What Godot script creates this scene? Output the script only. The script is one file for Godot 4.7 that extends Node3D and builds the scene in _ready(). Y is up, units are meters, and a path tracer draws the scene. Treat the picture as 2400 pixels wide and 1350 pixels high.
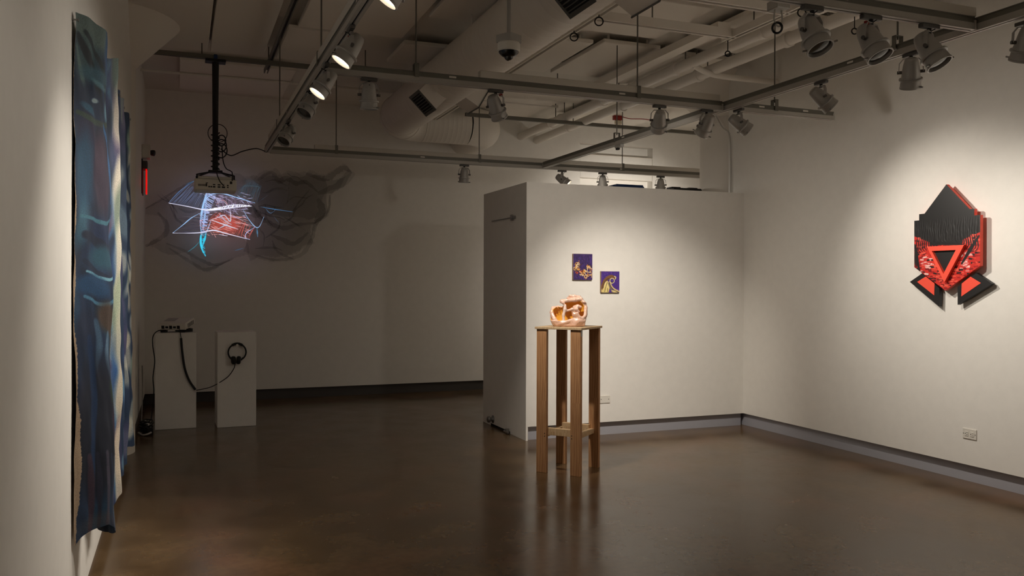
extends Node3D

# ---------------------------------------------------------------- helpers
var M := {}
var used_names := {}
const WALL_L := -0.40
const WALL_R := 5.69
const WALL_B := -11.50
const CEIL := 3.96
const RAIL := 2.88
const LAMP_COLOR := Color(1.0, 0.965, 0.915)
const SPILL := 0.16

func numbered(called: String) -> String:
	if not used_names.has(called):
		used_names[called] = 0
		return called
	used_names[called] += 1
	return "%s_%03d" % [called, used_names[called]]

func tag(o: Node3D, label: String, category: String, group := "", kind := ""):
	if label != "": o.set_meta("label", label)
	if category != "": o.set_meta("category", category)
	if group != "": o.set_meta("group", group)
	if kind != "": o.set_meta("kind", kind)
	return o

func thing(called: String, label: String, category: String, at := Vector3.ZERO, group := "", kind := "") -> Node3D:
	var o := Node3D.new()
	o.name = numbered(called)
	add_child(o)
	o.position = at
	tag(o, label, category, group, kind)
	return o

func begin(smooth := false) -> SurfaceTool:
	var s := SurfaceTool.new()
	s.begin(Mesh.PRIMITIVE_TRIANGLES)
	s.set_smooth_group(0 if smooth else -1)
	return s

func put(s: SurfaceTool, called: String, m: Material, parent: Node3D, at := Vector3.ZERO) -> MeshInstance3D:
	s.generate_normals()
	var o := MeshInstance3D.new()
	o.mesh = s.commit()
	o.material_override = m
	o.name = called
	o.position = at
	parent.add_child(o, true)
	return o

func one(s: SurfaceTool, called: String, m: Material, label: String, category: String, at := Vector3.ZERO, group := "", kind := "") -> MeshInstance3D:
	var o := put(s, numbered(called), m, self, at)
	tag(o, label, category, group, kind)
	return o

func struct(s: SurfaceTool, called: String, m: Material, label := "", at := Vector3.ZERO) -> MeshInstance3D:
	var o := put(s, numbered(called), m, self, at)
	tag(o, label, "", "", "structure")
	return o

# quad whose corners run counter-clockwise seen from outside
func quad(s: SurfaceTool, a: Vector3, b: Vector3, c: Vector3, d: Vector3):
	s.add_vertex(a); s.add_vertex(c); s.add_vertex(b)
	s.add_vertex(a); s.add_vertex(d); s.add_vertex(c)

func box(s: SurfaceTool, c: Vector3, size: Vector3, b := Basis()):
	var h := size / 2.0
	var p := []
	for i in 8:
		p.append(c + b * Vector3(h.x if i & 1 else -h.x, h.y if i & 2 else -h.y, h.z if i & 4 else -h.z))
	quad(s, p[4], p[5], p[7], p[6])
	quad(s, p[1], p[0], p[2], p[3])
	quad(s, p[5], p[1], p[3], p[7])
	quad(s, p[0], p[4], p[6], p[2])
	quad(s, p[6], p[7], p[3], p[2])
	quad(s, p[0], p[1], p[5], p[4])

func slab(s: SurfaceTool, lo: Vector3, hi: Vector3):
	box(s, (lo + hi) / 2.0, (hi - lo).abs())

# box with chamfered edges
func cbox(s: SurfaceTool, c: Vector3, size: Vector3, v: float, b := Basis()):
	var h := size / 2.0
	var ax := [Vector3.RIGHT, Vector3.UP, Vector3.BACK]
	var g := func(sx, sy, sz, full: int) -> Vector3:
		var q := Vector3(sx * (h.x - v), sy * (h.y - v), sz * (h.z - v))
		q[full] += [sx, sy, sz][full] * v
		return c + b * q
	for a in 3:
		var u := (a + 1) % 3
		var w := (a + 2) % 3
		for sg in [-1, 1]:
			var q := []
			for k in [[-1, -1], [1, -1], [1, 1], [-1, 1]]:
				var t := [0, 0, 0]
				t[a] = sg; t[u] = k[0]; t[w] = k[1]
				q.append(g.call(t[0], t[1], t[2], a))
			if sg > 0: quad(s, q[0], q[1], q[2], q[3])
			else: quad(s, q[3], q[2], q[1], q[0])
	for a in 3:
		var u := (a + 1) % 3
		var w := (a + 2) % 3
		for su in [-1, 1]:
			for sw in [-1, 1]:
				var t0 := [0, 0, 0]
				var t1 := [0, 0, 0]
				t0[a] = -1; t0[u] = su; t0[w] = sw
				t1[a] = 1; t1[u] = su; t1[w] = sw
				var p0 = g.call(t0[0], t0[1], t0[2], u)
				var p1 = g.call(t1[0], t1[1], t1[2], u)
				var p2 = g.call(t1[0], t1[1], t1[2], w)
				var p3 = g.call(t0[0], t0[1], t0[2], w)
				if su * sw > 0: quad(s, p0, p3, p2, p1)
				else: quad(s, p0, p1, p2, p3)
	for sx in [-1, 1]:
		for sy in [-1, 1]:
			for sz in [-1, 1]:
				var a0 = g.call(sx, sy, sz, 0)
				var a1 = g.call(sx, sy, sz, 1)
				var a2 = g.call(sx, sy, sz, 2)
				s.add_vertex(a0)
				if sx * sy * sz > 0:
					s.add_vertex(a2); s.add_vertex(a1)
				else:
					s.add_vertex(a1); s.add_vertex(a2)

func tube(s: SurfaceTool, pts: Array, r, n := 8, closed := false, caps := true):
	var count := pts.size()
	var rings := []
	var prev := Vector3.ZERO
	var nrm := Vector3.ZERO
	for i in count:
		var p: Vector3 = pts[i]
		var t: Vector3
		if closed: t = (pts[(i + 1) % count] - pts[(i - 1 + count) % count]).normalized()
		elif i == 0: t = (pts[1] - p).normalized()
		elif i == count - 1: t = (p - pts[i - 1]).normalized()
		else: t = ((pts[i + 1] - p).normalized() + (p - pts[i - 1]).normalized()).normalized()
		if i == 0:
			nrm = t.cross(Vector3.UP if absf(t.y) < 0.9 else Vector3.RIGHT).normalized()
		else:
			nrm = (nrm - t * nrm.dot(t)).normalized()
		var bi := t.cross(nrm)
		var rad: float = r[i] if r is Array else r
		var ring := []
		for k in n:
			var a := TAU * k / n
			ring.append(p + (nrm * cos(a) + bi * sin(a)) * rad)
		rings.append(ring)
		prev = t
	var last := count if closed else count - 1
	for i in last:
		var q: Array = rings[i]
		var w: Array = rings[(i + 1) % count]
		for k in n:
			quad(s, q[k], q[(k + 1) % n], w[(k + 1) % n], w[k])
	if caps and not closed:
		s.set_smooth_group(90)
		for k in n:
			s.add_vertex(pts[0]); s.add_vertex(rings[0][k]); s.add_vertex(rings[0][(k + 1) % n])
			s.add_vertex(pts[count - 1]); s.add_vertex(rings[count - 1][(k + 1) % n]); s.add_vertex(rings[count - 1][k])
		s.set_smooth_group(0)

# profile of (radius, height); turned about the local y axis of xf
func lathe(s: SurfaceTool, prof: Array, xf: Transform3D, n := 24, crease := true):
	for i in prof.size() - 1:
		s.set_smooth_group(i + 1 if crease else 1)
		var a: Vector2 = prof[i]
		var b: Vector2 = prof[i + 1]
		for k in n:
			var t0 := TAU * k / n
			var t1 := TAU * (k + 1) / n
			var d0 := Vector3(cos(t0), 0, -sin(t0))
			var d1 := Vector3(cos(t1), 0, -sin(t1))
			var p0 := xf * (d0 * a.x + Vector3.UP * a.y)
			var p1 := xf * (d1 * a.x + Vector3.UP * a.y)
			var p2 := xf * (d1 * b.x + Vector3.UP * b.y)
			var p3 := xf * (d0 * b.x + Vector3.UP * b.y)
			if a.x < 1e-5:
				s.add_vertex(p0); s.add_vertex(p3); s.add_vertex(p2)
			elif b.x < 1e-5:
				s.add_vertex(p0); s.add_vertex(p3); s.add_vertex(p1)
			else:
				quad(s, p0, p1, p2, p3)

# polygon (counter-clockwise in u, v) pushed from w0 to w1; axes u, v, w right-handed
func prism(s: SurfaceTool, poly: Array, w0: float, w1: float, xf: Transform3D):
	var pk := PackedVector2Array(poly)
	var tri := Geometry2D.triangulate_polygon(pk)
	var area := 0.0
	for i in pk.size():
		area += pk[i].cross(pk[(i + 1) % pk.size()])
	var ccw := area > 0
	for i in range(0, tri.size(), 3):
		var a := pk[tri[i]]
		var b := pk[tri[i + 1]]
		var c := pk[tri[i + 2]]
		if (b - a).cross(c - a) < 0:
			var t := b
			b = c
			c = t
		for e in [[w1, a, c, b], [w0, a, b, c]]:
			for q in [e[1], e[2], e[3]]:
				s.set_uv(Vector2(q.x, q.y))
				s.add_vertex(xf * Vector3(q.x, q.y, e[0]))
	for i in pk.size():
		var a := pk[i]
		var b := pk[(i + 1) % pk.size()]
		if not ccw:
			var t := a
			a = b
			b = t
		s.set_uv(a)
		quad(s, xf * Vector3(a.x, a.y, w0), xf * Vector3(b.x, b.y, w0), xf * Vector3(b.x, b.y, w1), xf * Vector3(a.x, a.y, w1))

func aim_basis(dir: Vector3) -> Basis:      # local +y points along dir
	var y := dir.normalized()
	var x := y.cross(Vector3.UP)
	x = Vector3.RIGHT if x.length() < 0.01 else x.normalized()
	return Basis(x, y, x.cross(y))

func curve(pts: Array, step := 0.03) -> Array:
	var c := Curve3D.new()
	c.bake_interval = step
	for i in pts.size():
		var p: Vector3 = pts[i]
		var a: Vector3 = pts[maxi(i - 1, 0)]
		var b: Vector3 = pts[mini(i + 1, pts.size() - 1)]
		var t := (b - a) / 6.0
		c.add_point(p, -t, t)
	return Array(c.get_baked_points())

func ring_pts(c: Vector3, r: float, u: Vector3, v: Vector3, n := 20) -> Array:
	var o := []
	for k in n:
		o.append(c + (u * cos(TAU * k / n) + v * sin(TAU * k / n)) * r)
	return o

func mk(called: String, c: Color, rough := 0.8, metal := 0.0, spec := 0.5) -> StandardMaterial3D:
	var m := StandardMaterial3D.new()
	m.resource_name = called
	m.albedo_color = c
	m.roughness = rough
	m.metallic = metal
	m.metallic_specular = spec
	M[called] = m
	return m

func rgb(r: int, g: int, b: int) -> Color:
	return Color(r / 255.0, g / 255.0, b / 255.0)

func noise(sd: int, freq: float, oct := 4) -> FastNoiseLite:
	var n := FastNoiseLite.new()
	n.seed = sd
	n.frequency = freq
	n.noise_type = FastNoiseLite.TYPE_SIMPLEX_SMOOTH
	n.fractal_octaves = oct
	return n

# ---------------------------------------------------------------- a small paint box for printed and painted pictures
class Paint:
	var w: int
	var h: int
	var d := PackedFloat32Array()
	var al := PackedFloat32Array()
	func _init(w_: int, h_: int, c := Color.BLACK):
		w = w_
		h = h_
		d.resize(w * h * 3)
		al.resize(w * h)
		for i in w * h:
			d[i * 3] = c.r; d[i * 3 + 1] = c.g; d[i * 3 + 2] = c.b
	func mixpx(i: int, c: Color, a: float):
		d[i * 3] += (c.r - d[i * 3]) * a
		d[i * 3 + 1] += (c.g - d[i * 3 + 1]) * a
		d[i * 3 + 2] += (c.b - d[i * 3 + 2]) * a
	func blob(cx: float, cy: float, rx: float, ry: float, rot: float, c: Color, a: float, soft := 0.3):
		var R := maxf(rx, ry)
		var cs := cos(rot)
		var sn := sin(rot)
		for y in range(maxi(0, int(cy - R)), mini(h, int(cy + R) + 1)):
			for x in range(maxi(0, int(cx - R)), mini(w, int(cx + R) + 1)):
				var u := ((x - cx) * cs + (y - cy) * sn) / rx
				var v := (-(x - cx) * sn + (y - cy) * cs) / ry
				var q := u * u + v * v
				if q < 1.0:
					mixpx(y * w + x, c, a * clampf((1.0 - sqrt(q)) / soft, 0.0, 1.0))
	func stroke(pts: Array, wd: float, c: Color, a: float, taper := 0.0, add := false, soft := 0.6):
		var cv := Curve2D.new()
		cv.bake_interval = maxf(0.5, wd * 0.35)
		for i in pts.size():
			var t: Vector2 = (pts[mini(i + 1, pts.size() - 1)] - pts[maxi(i - 1, 0)]) / 6.0
			cv.add_point(pts[i], -t, t)
		var b := cv.get_baked_points()
		for i in b.size():
			var f := float(i) / maxf(1.0, b.size() - 1)
			var ww := wd * (1.0 - taper * absf(2.0 * f - 1.0))
			var p := b[i]
			for y in range(maxi(0, int(p.y - ww)), mini(h, int(p.y + ww) + 2)):
				for x in range(maxi(0, int(p.x - ww)), mini(w, int(p.x + ww) + 2)):
					var q := Vector2(x, y).distance_to(p) / ww
					if q < 1.0:
						var k := a * clampf((1.0 - q) / soft, 0.0, 1.0)
						var j := y * w + x
						if add:
							var kk := k * 0.35
							d[j * 3] = maxf(d[j * 3], minf(1.0, d[j * 3] + c.r * kk) if d[j * 3] < c.r * a else d[j * 3])
							d[j * 3 + 1] = maxf(d[j * 3 + 1], minf(1.0, d[j * 3 + 1] + c.g * kk) if d[j * 3 + 1] < c.g * a else d[j * 3 + 1])
							d[j * 3 + 2] = maxf(d[j * 3 + 2], minf(1.0, d[j * 3 + 2] + c.b * kk) if d[j * 3 + 2] < c.b * a else d[j * 3 + 2])
						else:
							mixpx(j, c, k)
	func grain(n: FastNoiseLite, amount: float):
		for y in h:
			for x in w:
				var k := 1.0 + n.get_noise_2d(x, y) * amount
				var i := (y * w + x) * 3
				d[i] *= k; d[i + 1] *= k; d[i + 2] *= k
	func coverage() -> ImageTexture:      # white, as opaque as the picture is bright
		var im := Image.create_empty(w, h, false, Image.FORMAT_RGBA8)
		for y in h:
			for x in w:
				var i := (y * w + x) * 3
				im.set_pixel(x, y, Color(1, 1, 1, clampf(maxf(d[i], maxf(d[i + 1], d[i + 2])) * 2.6, 0.0, 1.0)))
		return ImageTexture.create_from_image(im)
	func texture(alpha_from_light := false) -> ImageTexture:
		var im := Image.create_empty(w, h, false, Image.FORMAT_RGBA8)
		for y in h:
			for x in w:
				var i := (y * w + x) * 3
				var a := 1.0
				if alpha_from_light: a = clampf(maxf(d[i], maxf(d[i + 1], d[i + 2])) * 1.3, 0.0, 1.0)
				im.set_pixel(x, y, Color(clampf(d[i], 0, 1), clampf(d[i + 1], 0, 1), clampf(d[i + 2], 0, 1), a))
		return ImageTexture.create_from_image(im)

# ---------------------------------------------------------------- materials
func make_materials():
	# white wall paint with faint roller stipple and scuffs
	var wall := mk("wall_paint", rgb(240, 236, 229), 0.62, 0.0, 0.4)
	var wn := noise(3, 0.03, 5).get_seamless_image(512, 512)
	var wi := Image.create_empty(512, 512, false, Image.FORMAT_RGBA8)
	for y in 512:
		for x in 512:
			var k := 0.982 + 0.018 * wn.get_pixel(x, y).r
			wi.set_pixel(x, y, Color(k, k, k))
	wall.albedo_texture = ImageTexture.create_from_image(wi)
	wall.uv1_triplanar = true
	wall.uv1_world_triplanar = true
	wall.uv1_scale = Vector3.ONE * 0.5
	wall.heightmap_enabled = true
	wall.heightmap_texture = ImageTexture.create_from_image(noise(9, 0.25, 2).get_seamless_image(256, 256))
	wall.heightmap_scale = 0.03
	var pw := wall.duplicate()
	pw.resource_name = "pedestal_paint"
	pw.albedo_color = rgb(236, 232, 226)
	M["pedestal"] = pw
	mk("ceiling_paint", rgb(232, 226, 216), 0.9)
	mk("ceiling_panel", rgb(238, 231, 221), 0.95)
	mk("duct_paint", rgb(236, 230, 221), 0.55)
	mk("base_grey", rgb(164, 163, 170), 0.55)
	mk("base_dark", rgb(70, 66, 62), 0.5)
	mk("track_grey", rgb(176, 171, 163), 0.45, 0.15)
	mk("strut_zinc", rgb(116, 113, 104), 0.5, 0.25)
	mk("raceway", rgb(206, 199, 188), 0.6)
	mk("black", rgb(16, 15, 15), 0.6)
	mk("black_gloss", rgb(14, 13, 13), 0.25)
	mk("slot_black", rgb(8, 8, 8), 0.9)
	mk("fixture_grey", rgb(172, 169, 164), 0.42, 0.2)
	mk("fixture_dark", rgb(96, 93, 90), 0.5, 0.3)
	mk("lens_off", rgb(60, 58, 55), 0.12, 0.2)
	mk("steel", rgb(150, 148, 145), 0.35, 0.8)
	mk("rod", rgb(110, 106, 98), 0.5, 0.5)
	mk("white_plastic", rgb(225, 220, 210), 0.45)
	mk("cream_plastic", rgb(214, 202, 178), 0.4)
	mk("alarm_red", rgb(150, 28, 24), 0.45)
	mk("blue_plastic", rgb(28, 60, 110), 0.5)
	mk("grille_grey", rgb(92, 92, 88), 0.5, 0.4)
	mk("grille_hole", rgb(12, 12, 12), 0.9)
	mk("plywood_edge", rgb(196, 170, 132), 0.7)
	mk("raw_canvas", rgb(205, 186, 158), 0.9)
	mk("art_black", rgb(22, 21, 22), 0.5)
	mk("art_red", rgb(250, 84, 62), 0.55)
	mk("cable_white", rgb(190, 186, 178), 0.5)
	var lit := mk("lamp_lens_lit", rgb(255, 246, 230), 0.3)
	lit.emission_enabled = true
	lit.emission = Color(1.0, 0.93, 0.82)
	lit.emission_energy_multiplier = 5.0
	var exi := mk("exit_sign_glow", rgb(120, 20, 16), 0.3)
	exi.emission_enabled = true
	exi.emission = Color(1.0, 0.06, 0.05)
	exi.emission_energy_multiplier = 0.75
	# polished, stained concrete
	var fl := mk("concrete_floor", Color.WHITE, 1.0, 0.0, 0.4)
	var S := 1024
	var n1 := noise(21, 0.006, 3).get_seamless_image(S, S)
	var n2 := noise(22, 0.05, 4).get_seamless_image(S, S)
	var n3 := noise(23, 0.0035, 3).get_seamless_image(S, S)
	var im := Image.create_empty(S, S, false, Image.FORMAT_RGBA8)
	var ro := Image.create_empty(S, S, false, Image.FORMAT_RGBA8)
	var ca := rgb(82, 63, 40)
	var cb := rgb(110, 88, 62)
	var cr := rgb(112, 80, 56)
	for y in S:
		for x in S:
			var a := n1.get_pixel(x, y).r
			var b := n2.get_pixel(x, y).r
			var e := n3.get_pixel(x, y).r
			var c := ca.lerp(cb, clampf((a - 0.5) * 1.1 + 0.5, 0, 1)).lerp(cr, clampf((e - 0.5) * 1.6, 0, 0.5))
			var k := 0.94 + 0.12 * b
			im.set_pixel(x, y, Color(c.r * k, c.g * k, c.b * k))
			var rr := 0.15 + 0.09 * a + 0.04 * b
			ro.set_pixel(x, y, Color(rr, rr, rr))
	var rnd := RandomNumberGenerator.new()
	rnd.seed = 77
	for i in 420:          # paint specks, chips and scratches
		var px := rnd.randi_range(4, S - 30)
		var py := rnd.randi_range(4, S - 30)
		var br := rnd.randf_range(0.42, 0.62)
		if rnd.randf() < 0.25:
			var dx := rnd.randf_range(-1, 1)
			var dy := rnd.randf_range(-0.4, 0.4)
			for t in rnd.randi_range(4, 16):
				im.set_pixel(clampi(px + int(dx * t), 0, S - 1), clampi(py + int(dy * t), 0, S - 1), Color(br * .8, br * 0.72, br * 0.62))
		else:
			im.set_pixel(px, py, Color(br, br * 0.9, br * 0.8))
			if rnd.randf() < 0.3: im.set_pixel(px + 1, py, Color(br, br * 0.9, br * 0.8))
	for i in 40:
		var px := rnd.randi_range(20, S - 40)
		var py := rnd.randi_range(20, S - 20)
		for t in rnd.randi_range(3, 10):
			im.set_pixel(px + t, py + rnd.randi_range(0, 1), Color(0.12, 0.1, 0.08))
	fl.albedo_texture = ImageTexture.create_from_image(im)
	fl.roughness_texture = ImageTexture.create_from_image(ro)
	fl.uv1_triplanar = true
	fl.uv1_world_triplanar = true
	fl.uv1_scale = Vector3(0.27, 0.27, 0.27)
	# construction lumber
	for spec in [["lumber", rgb(196, 148, 102), rgb(158, 110, 70)], ["lumber_pale", rgb(214, 184, 144), rgb(184, 148, 106)], ["plywood", rgb(206, 180, 144), rgb(176, 146, 108)]]:
		var m := mk(spec[0], Color.WHITE, 0.68)
		var g := noise(spec[0].length() * 7, 0.02, 5)
		var wi2 := Image.create_empty(256, 512, false, Image.FORMAT_RGBA8)
		for y in 512:
			for x in 256:
				var v := g.get_noise_2d(x * 3.2 + 6.0 * sin(y * 0.012), y * 0.12)
				var w2 := g.get_noise_2d(x * 14.0 + 400, y * 0.35)
				var t := clampf(0.5 + v * 1.1 + w2 * 0.5, 0, 1)
				var kn := Vector2(fposmod(x - 70.0, 256.0) / 9.0, (y - 180.0) / 16.0).length()
				var c: Color = spec[1].lerp(spec[2], t)
				if kn < 1.0 and spec[0] == "lumber": c = c.lerp(rgb(86, 50, 28), 0.75 * (1.0 - kn) + 0.2)
				wi2.set_pixel(x, y, c)
		m.albedo_texture = ImageTexture.create_from_image(wi2)
		m.uv1_triplanar = true
		m.uv1_scale = Vector3(5.0, 1.6, 5.0)
	# gauze
	var ga := mk("gauze", Color(0.22, 0.18, 0.14, 0.16), 1.0)
	ga.transparency = BaseMaterial3D.TRANSPARENCY_ALPHA
	ga.cull_mode = BaseMaterial3D.CULL_DISABLED
	var gf := mk("gauze_fold", Color(0.18, 0.145, 0.115, 0.26), 1.0)
	gf.transparency = BaseMaterial3D.TRANSPARENCY_ALPHA
	gf.cull_mode = BaseMaterial3D.CULL_DISABLED

# ---------------------------------------------------------------- lights and rails
func track_light(at: Vector3, target: Vector3, lit: bool, label: String, energy := 0.0, angle := 32.0, size := 1.0):
	var o := thing("track_spotlight", label, "spotlight", at, "spotlights on the ceiling tracks")
	size *= 0.84
	var piv := Vector3(0, -0.135 * size, 0)
	var aim := (target - (at + piv)).normalized()
	var ab := aim_basis(aim)
	var side: Vector3 = ab.x
	var head := Vector3(aim.x, 0, aim.z)
	head = Vector3.FORWARD if head.length() < 0.05 else head.normalized()
	side = head.cross(Vector3.UP).normalized()
	var k := size
	var s := begin()
	cbox(s, Vector3(0, -0.012, 0), Vector3(0.034, 0.024, 0.13) * k, 0.003, Basis(Vector3.UP, 0.0 if absf(at.x - 0.84) < 0.1 or absf(at.x - 3.96) < 0.13 else PI / 2))
	put(s, "adapter", M.fixture_dark, o)
	s = begin(true)
	tube(s, [Vector3(0, -0.02, 0), Vector3(0, -0.052, 0) * k], 0.012 * k, 10)
	put(s, "swivel_stem", M.black, o)
	# U-shaped yoke
	s = begin()
	var yk := [Vector3(0, -0.045, 0) * k + side * 0.0]
	var arm := [[-0.05, -0.046], [-0.074, -0.075], [-0.078, -0.135]]
	for sg in [-1.0, 1.0]:
		var prev := Vector3(0, -0.044, 0) * k
		for q in arm:
			var p: Vector3 = side * (q[0] * sg * k) + Vector3(0, q[1] * k, 0)
			var dir := p - prev
			var bz := head
			var by := dir.normalized()
			box(s, (p + prev) / 2.0, Vector3(0.005 * k, dir.length() + 0.004, 0.022 * k), Basis(by.cross(bz), by, bz))
			prev = p
	put(s, "yoke", M.fixture_grey, o)
	var xf := Transform3D(ab, piv)
	s = begin(true)
	lathe(s, [Vector2(0.0, -0.098), Vector2(0.026, -0.098), Vector2(0.036, -0.094), Vector2(0.044, -0.08), Vector2(0.052, -0.045), Vector2(0.058, 0.0), Vector2(0.063, 0.045), Vector2(0.0635, 0.05)].map(func(v): return v * k), xf, 28, false)
	put(s, "housing", M.fixture_grey, o)
	s = begin(true)
	lathe(s, [Vector2(0.062, 0.044), Vector2(0.076, 0.044), Vector2(0.078, 0.05), Vector2(0.076, 0.056), Vector2(0.065, 0.057), Vector2(0.068, 0.1), Vector2(0.071, 0.102), Vector2(0.071, 0.112), Vector2(0.064, 0.112), Vector2(0.06, 0.07), Vector2(0.0, 0.065)].map(func(v): return v * k), xf, 28, true)
	put(s, "front_barrel", M.fixture_grey, o)
	s = begin(true)
	lathe(s, [Vector2(0.0625, 0.094), Vector2(0.045, 0.1), Vector2(0.02, 0.103), Vector2(0.0, 0.104)].map(func(v): return v * k), xf, 24, false)
	put(s, "lamp_lens", M.lamp_lens_lit if lit else M.lens_off, o)
	for sg in [-1.0, 1.0]:
		s = begin(true)
		var c: Vector3 = piv + ab.x * (0.058 * sg * k)
		tube(s, [c, c + ab.x * (0.03 * sg * k)], 0.011 * k, 10)
		put(s, "pivot_knob", M.fixture_dark, o)
	if label.contains("ceramic") or label.contains("middle"):
		s = begin()
		cbox(s, side * (0.05 * k) + Vector3(0, -0.05 * k, 0), Vector3(0.022, 0.016, 0.016), 0.002)
		put(s, "red_tag", M.alarm_red, o)
	for sg in [-0.6, 2.3]:
		s = begin(true)
		var rd: Vector3 = ab.x * cos(sg) + ab.z * sin(sg)
		var c: Vector3 = piv + aim * (0.1 * k) + rd * (0.066 * k)
		tube(s, [c, c + rd * (0.026 * k)], 0.0055 * k, 8)
		put(s, "clip_screw", M.steel, o)
	s = begin(true)
	tube(s, curve([Vector3(0.0, -0.03, 0) + head * 0.03, Vector3(0, -0.06, 0) - head * 0.05, piv - aim * 0.09 * k], 0.01), 0.0028, 6)
	put(s, "safety_cable", M.black, o)
	if lit and energy > 0.0:
		# the lamp's beam, and the wide spill its lens scatters around it
		for q in [["lamp_beam", energy, angle], ["lamp_spill", energy * SPILL, 76.0]]:
			var l := SpotLight3D.new()
			l.name = q[0]
			o.add_child(l)
			l.look_at_from_position(at + piv + aim * (0.128 * k), target, Vector3.UP)
			l.light_color = LAMP_COLOR
			l.light_energy = q[1]
			l.spot_range = 30.0
			l.spot_attenuation = 2.0
			l.spot_angle = q[2]
			l.spot_angle_attenuation = 1.0
			l.light_size = 0.04
			l.shadow_enabled = true
	return o

# a rail from a to b (at the height of its underside)
func rail(a: Vector3, b: Vector3, label: String, race: Array, rods: Array):
	var o := thing("lighting_track", label, "lighting track", a, "hung grid of lighting tracks")
	var d := b - a
	var L := d.length()
	var bs := Basis(d.normalized().cross(Vector3.UP) * -1.0, Vector3.UP, Vector3.ZERO)
	bs.z = d.normalized()
	bs.x = Vector3.UP.cross(bs.z)
	var xf := Transform3D(bs, Vector3.ZERO)
	# lower track: an extrusion with an open slot below
	var s := begin()
	prism(s, [Vector2(-0.024, 0.0), Vector2(-0.006, 0.0), Vector2(-0.006, 0.012), Vector2(0.006, 0.012), Vector2(0.006, 0.0), Vector2(0.024, 0.0), Vector2(0.024, 0.004), Vector2(0.022, 0.006), Vector2(0.022, 0.036), Vector2(-0.022, 0.036), Vector2(-0.022, 0.006), Vector2(-0.024, 0.004)], 0.0, L, xf)
	put(s, "track", M.track_grey, o)
	s = begin()
	box(s, bs * Vector3(0, 0.0115, L / 2), Vector3(0.0118, 0.001, L - 0.01), bs)
	put(s, "slot", M.slot_black, o)
	s = begin()
	prism(s, [Vector2(-0.0205, 0.036), Vector2(0.0205, 0.036), Vector2(0.0205, 0.041), Vector2(0.017, 0.041), Vector2(0.017, 0.064), Vector2(0.0205, 0.064), Vector2(0.0205, 0.07), Vector2(-0.0205, 0.07), Vector2(-0.0205, 0.064), Vector2(-0.017, 0.064), Vector2(-0.017, 0.041), Vector2(-0.0205, 0.041)], 0.0, L, xf)
	put(s, "strut", M.strut_zinc, o)
	for r in race:
		s = begin()
		cbox(s, bs * Vector3(0, 0.07 + 0.024, (r[0] + r[1]) / 2.0), Vector3(0.05, 0.048, r[1] - r[0]), 0.003, bs)
		put(s, "wire_raceway", M.raceway, o)
	for r in rods:
		var c: Vector3 = bs * Vector3(0, 0, r[0])
		s = begin(true)
		tube(s, [c + Vector3(0, 0.1, 0), c + Vector3(0, r[1] - a.y, 0)], 0.0055, 8)
		put(s, "hanger_rod", M.rod, o)
		s = begin()
		for sg in [-1.0, 1.0]:
			box(s, c + bs * Vector3(0.027 * sg, 0.075, 0), Vector3(0.004, 0.09, 0.03), bs)
		box(s, c + bs * Vector3(0, 0.12, 0), Vector3(0.058, 0.005, 0.03), bs)
		put(s, "hanger_clamp", M.strut_zinc, o)
	for e in [0.0, L]:
		s = begin()
		box(s, bs * Vector3(0, 0.026, e), Vector3(0.05, 0.05, 0.012), bs)
		put(s, "end_cap", M.track_grey, o)
	for t in [0.28, 0.71]:
		for sg in [-1.0, 1.0]:
			s = begin()
			box(s, bs * Vector3(0.0212 * sg, 0.053, L * t), Vector3(0.0012, 0.012, 0.05), bs)
			put(s, "sticker", M.white_plastic, o)
	return o

# galvanised channel under the ceiling
func ceiling_strut(a: Vector3, b: Vector3, label: String, drops: Array, w := 0.042, m = null):
	var o := thing("ceiling_strut", label, "ceiling strut", a, "channel struts under the ceiling")
	var d := b - a
	var bs := Basis()
	bs.z = d.normalized()
	bs.y = Vector3.UP
	bs.x = bs.y.cross(bs.z)
	var h := w / 2.0
	var s := begin()
	prism(s, [Vector2(-h, 0), Vector2(-h * 0.5, 0), Vector2(-h * 0.5, 0.008), Vector2(-h + 0.004, 0.008), Vector2(-h + 0.004, w - 0.004), Vector2(h - 0.004, w - 0.004), Vector2(h - 0.004, 0.008), Vector2(h * 0.5, 0.008), Vector2(h * 0.5, 0), Vector2(h, 0), Vector2(h, w), Vector2(-h, w)], 0.0, d.length(), Transform3D(bs, Vector3.ZERO))
	put(s, "channel", m if m else M.strut_zinc, o)
	for t in drops:
		s = begin(true)
		var c: Vector3 = bs * Vector3(0, w, t)
		tube(s, [c, Vector3(c.x, CEIL - a.y + 0.01, c.z)], 0.006, 8)
		put(s, "threaded_rod", M.rod, o)
	return o

func ring_hook(top: Vector3, drop: float, r: float, label: String, m: Material):
	var o := thing("ring_hook", label, "hook", top, "ring hooks under the ceiling struts")
	var s := begin(true)
	tube(s, [Vector3.ZERO, Vector3(0, -drop, 0)], 0.004, 6)
	put(s, "stem", m, o)
	s = begin(true)
	tube(s, ring_pts(Vector3(0, -drop - r, 0), r, Vector3(0.93, 0, 0.36), Vector3.UP, 18), 0.0055, 6, true)
	put(s, "ring", m, o)

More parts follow.
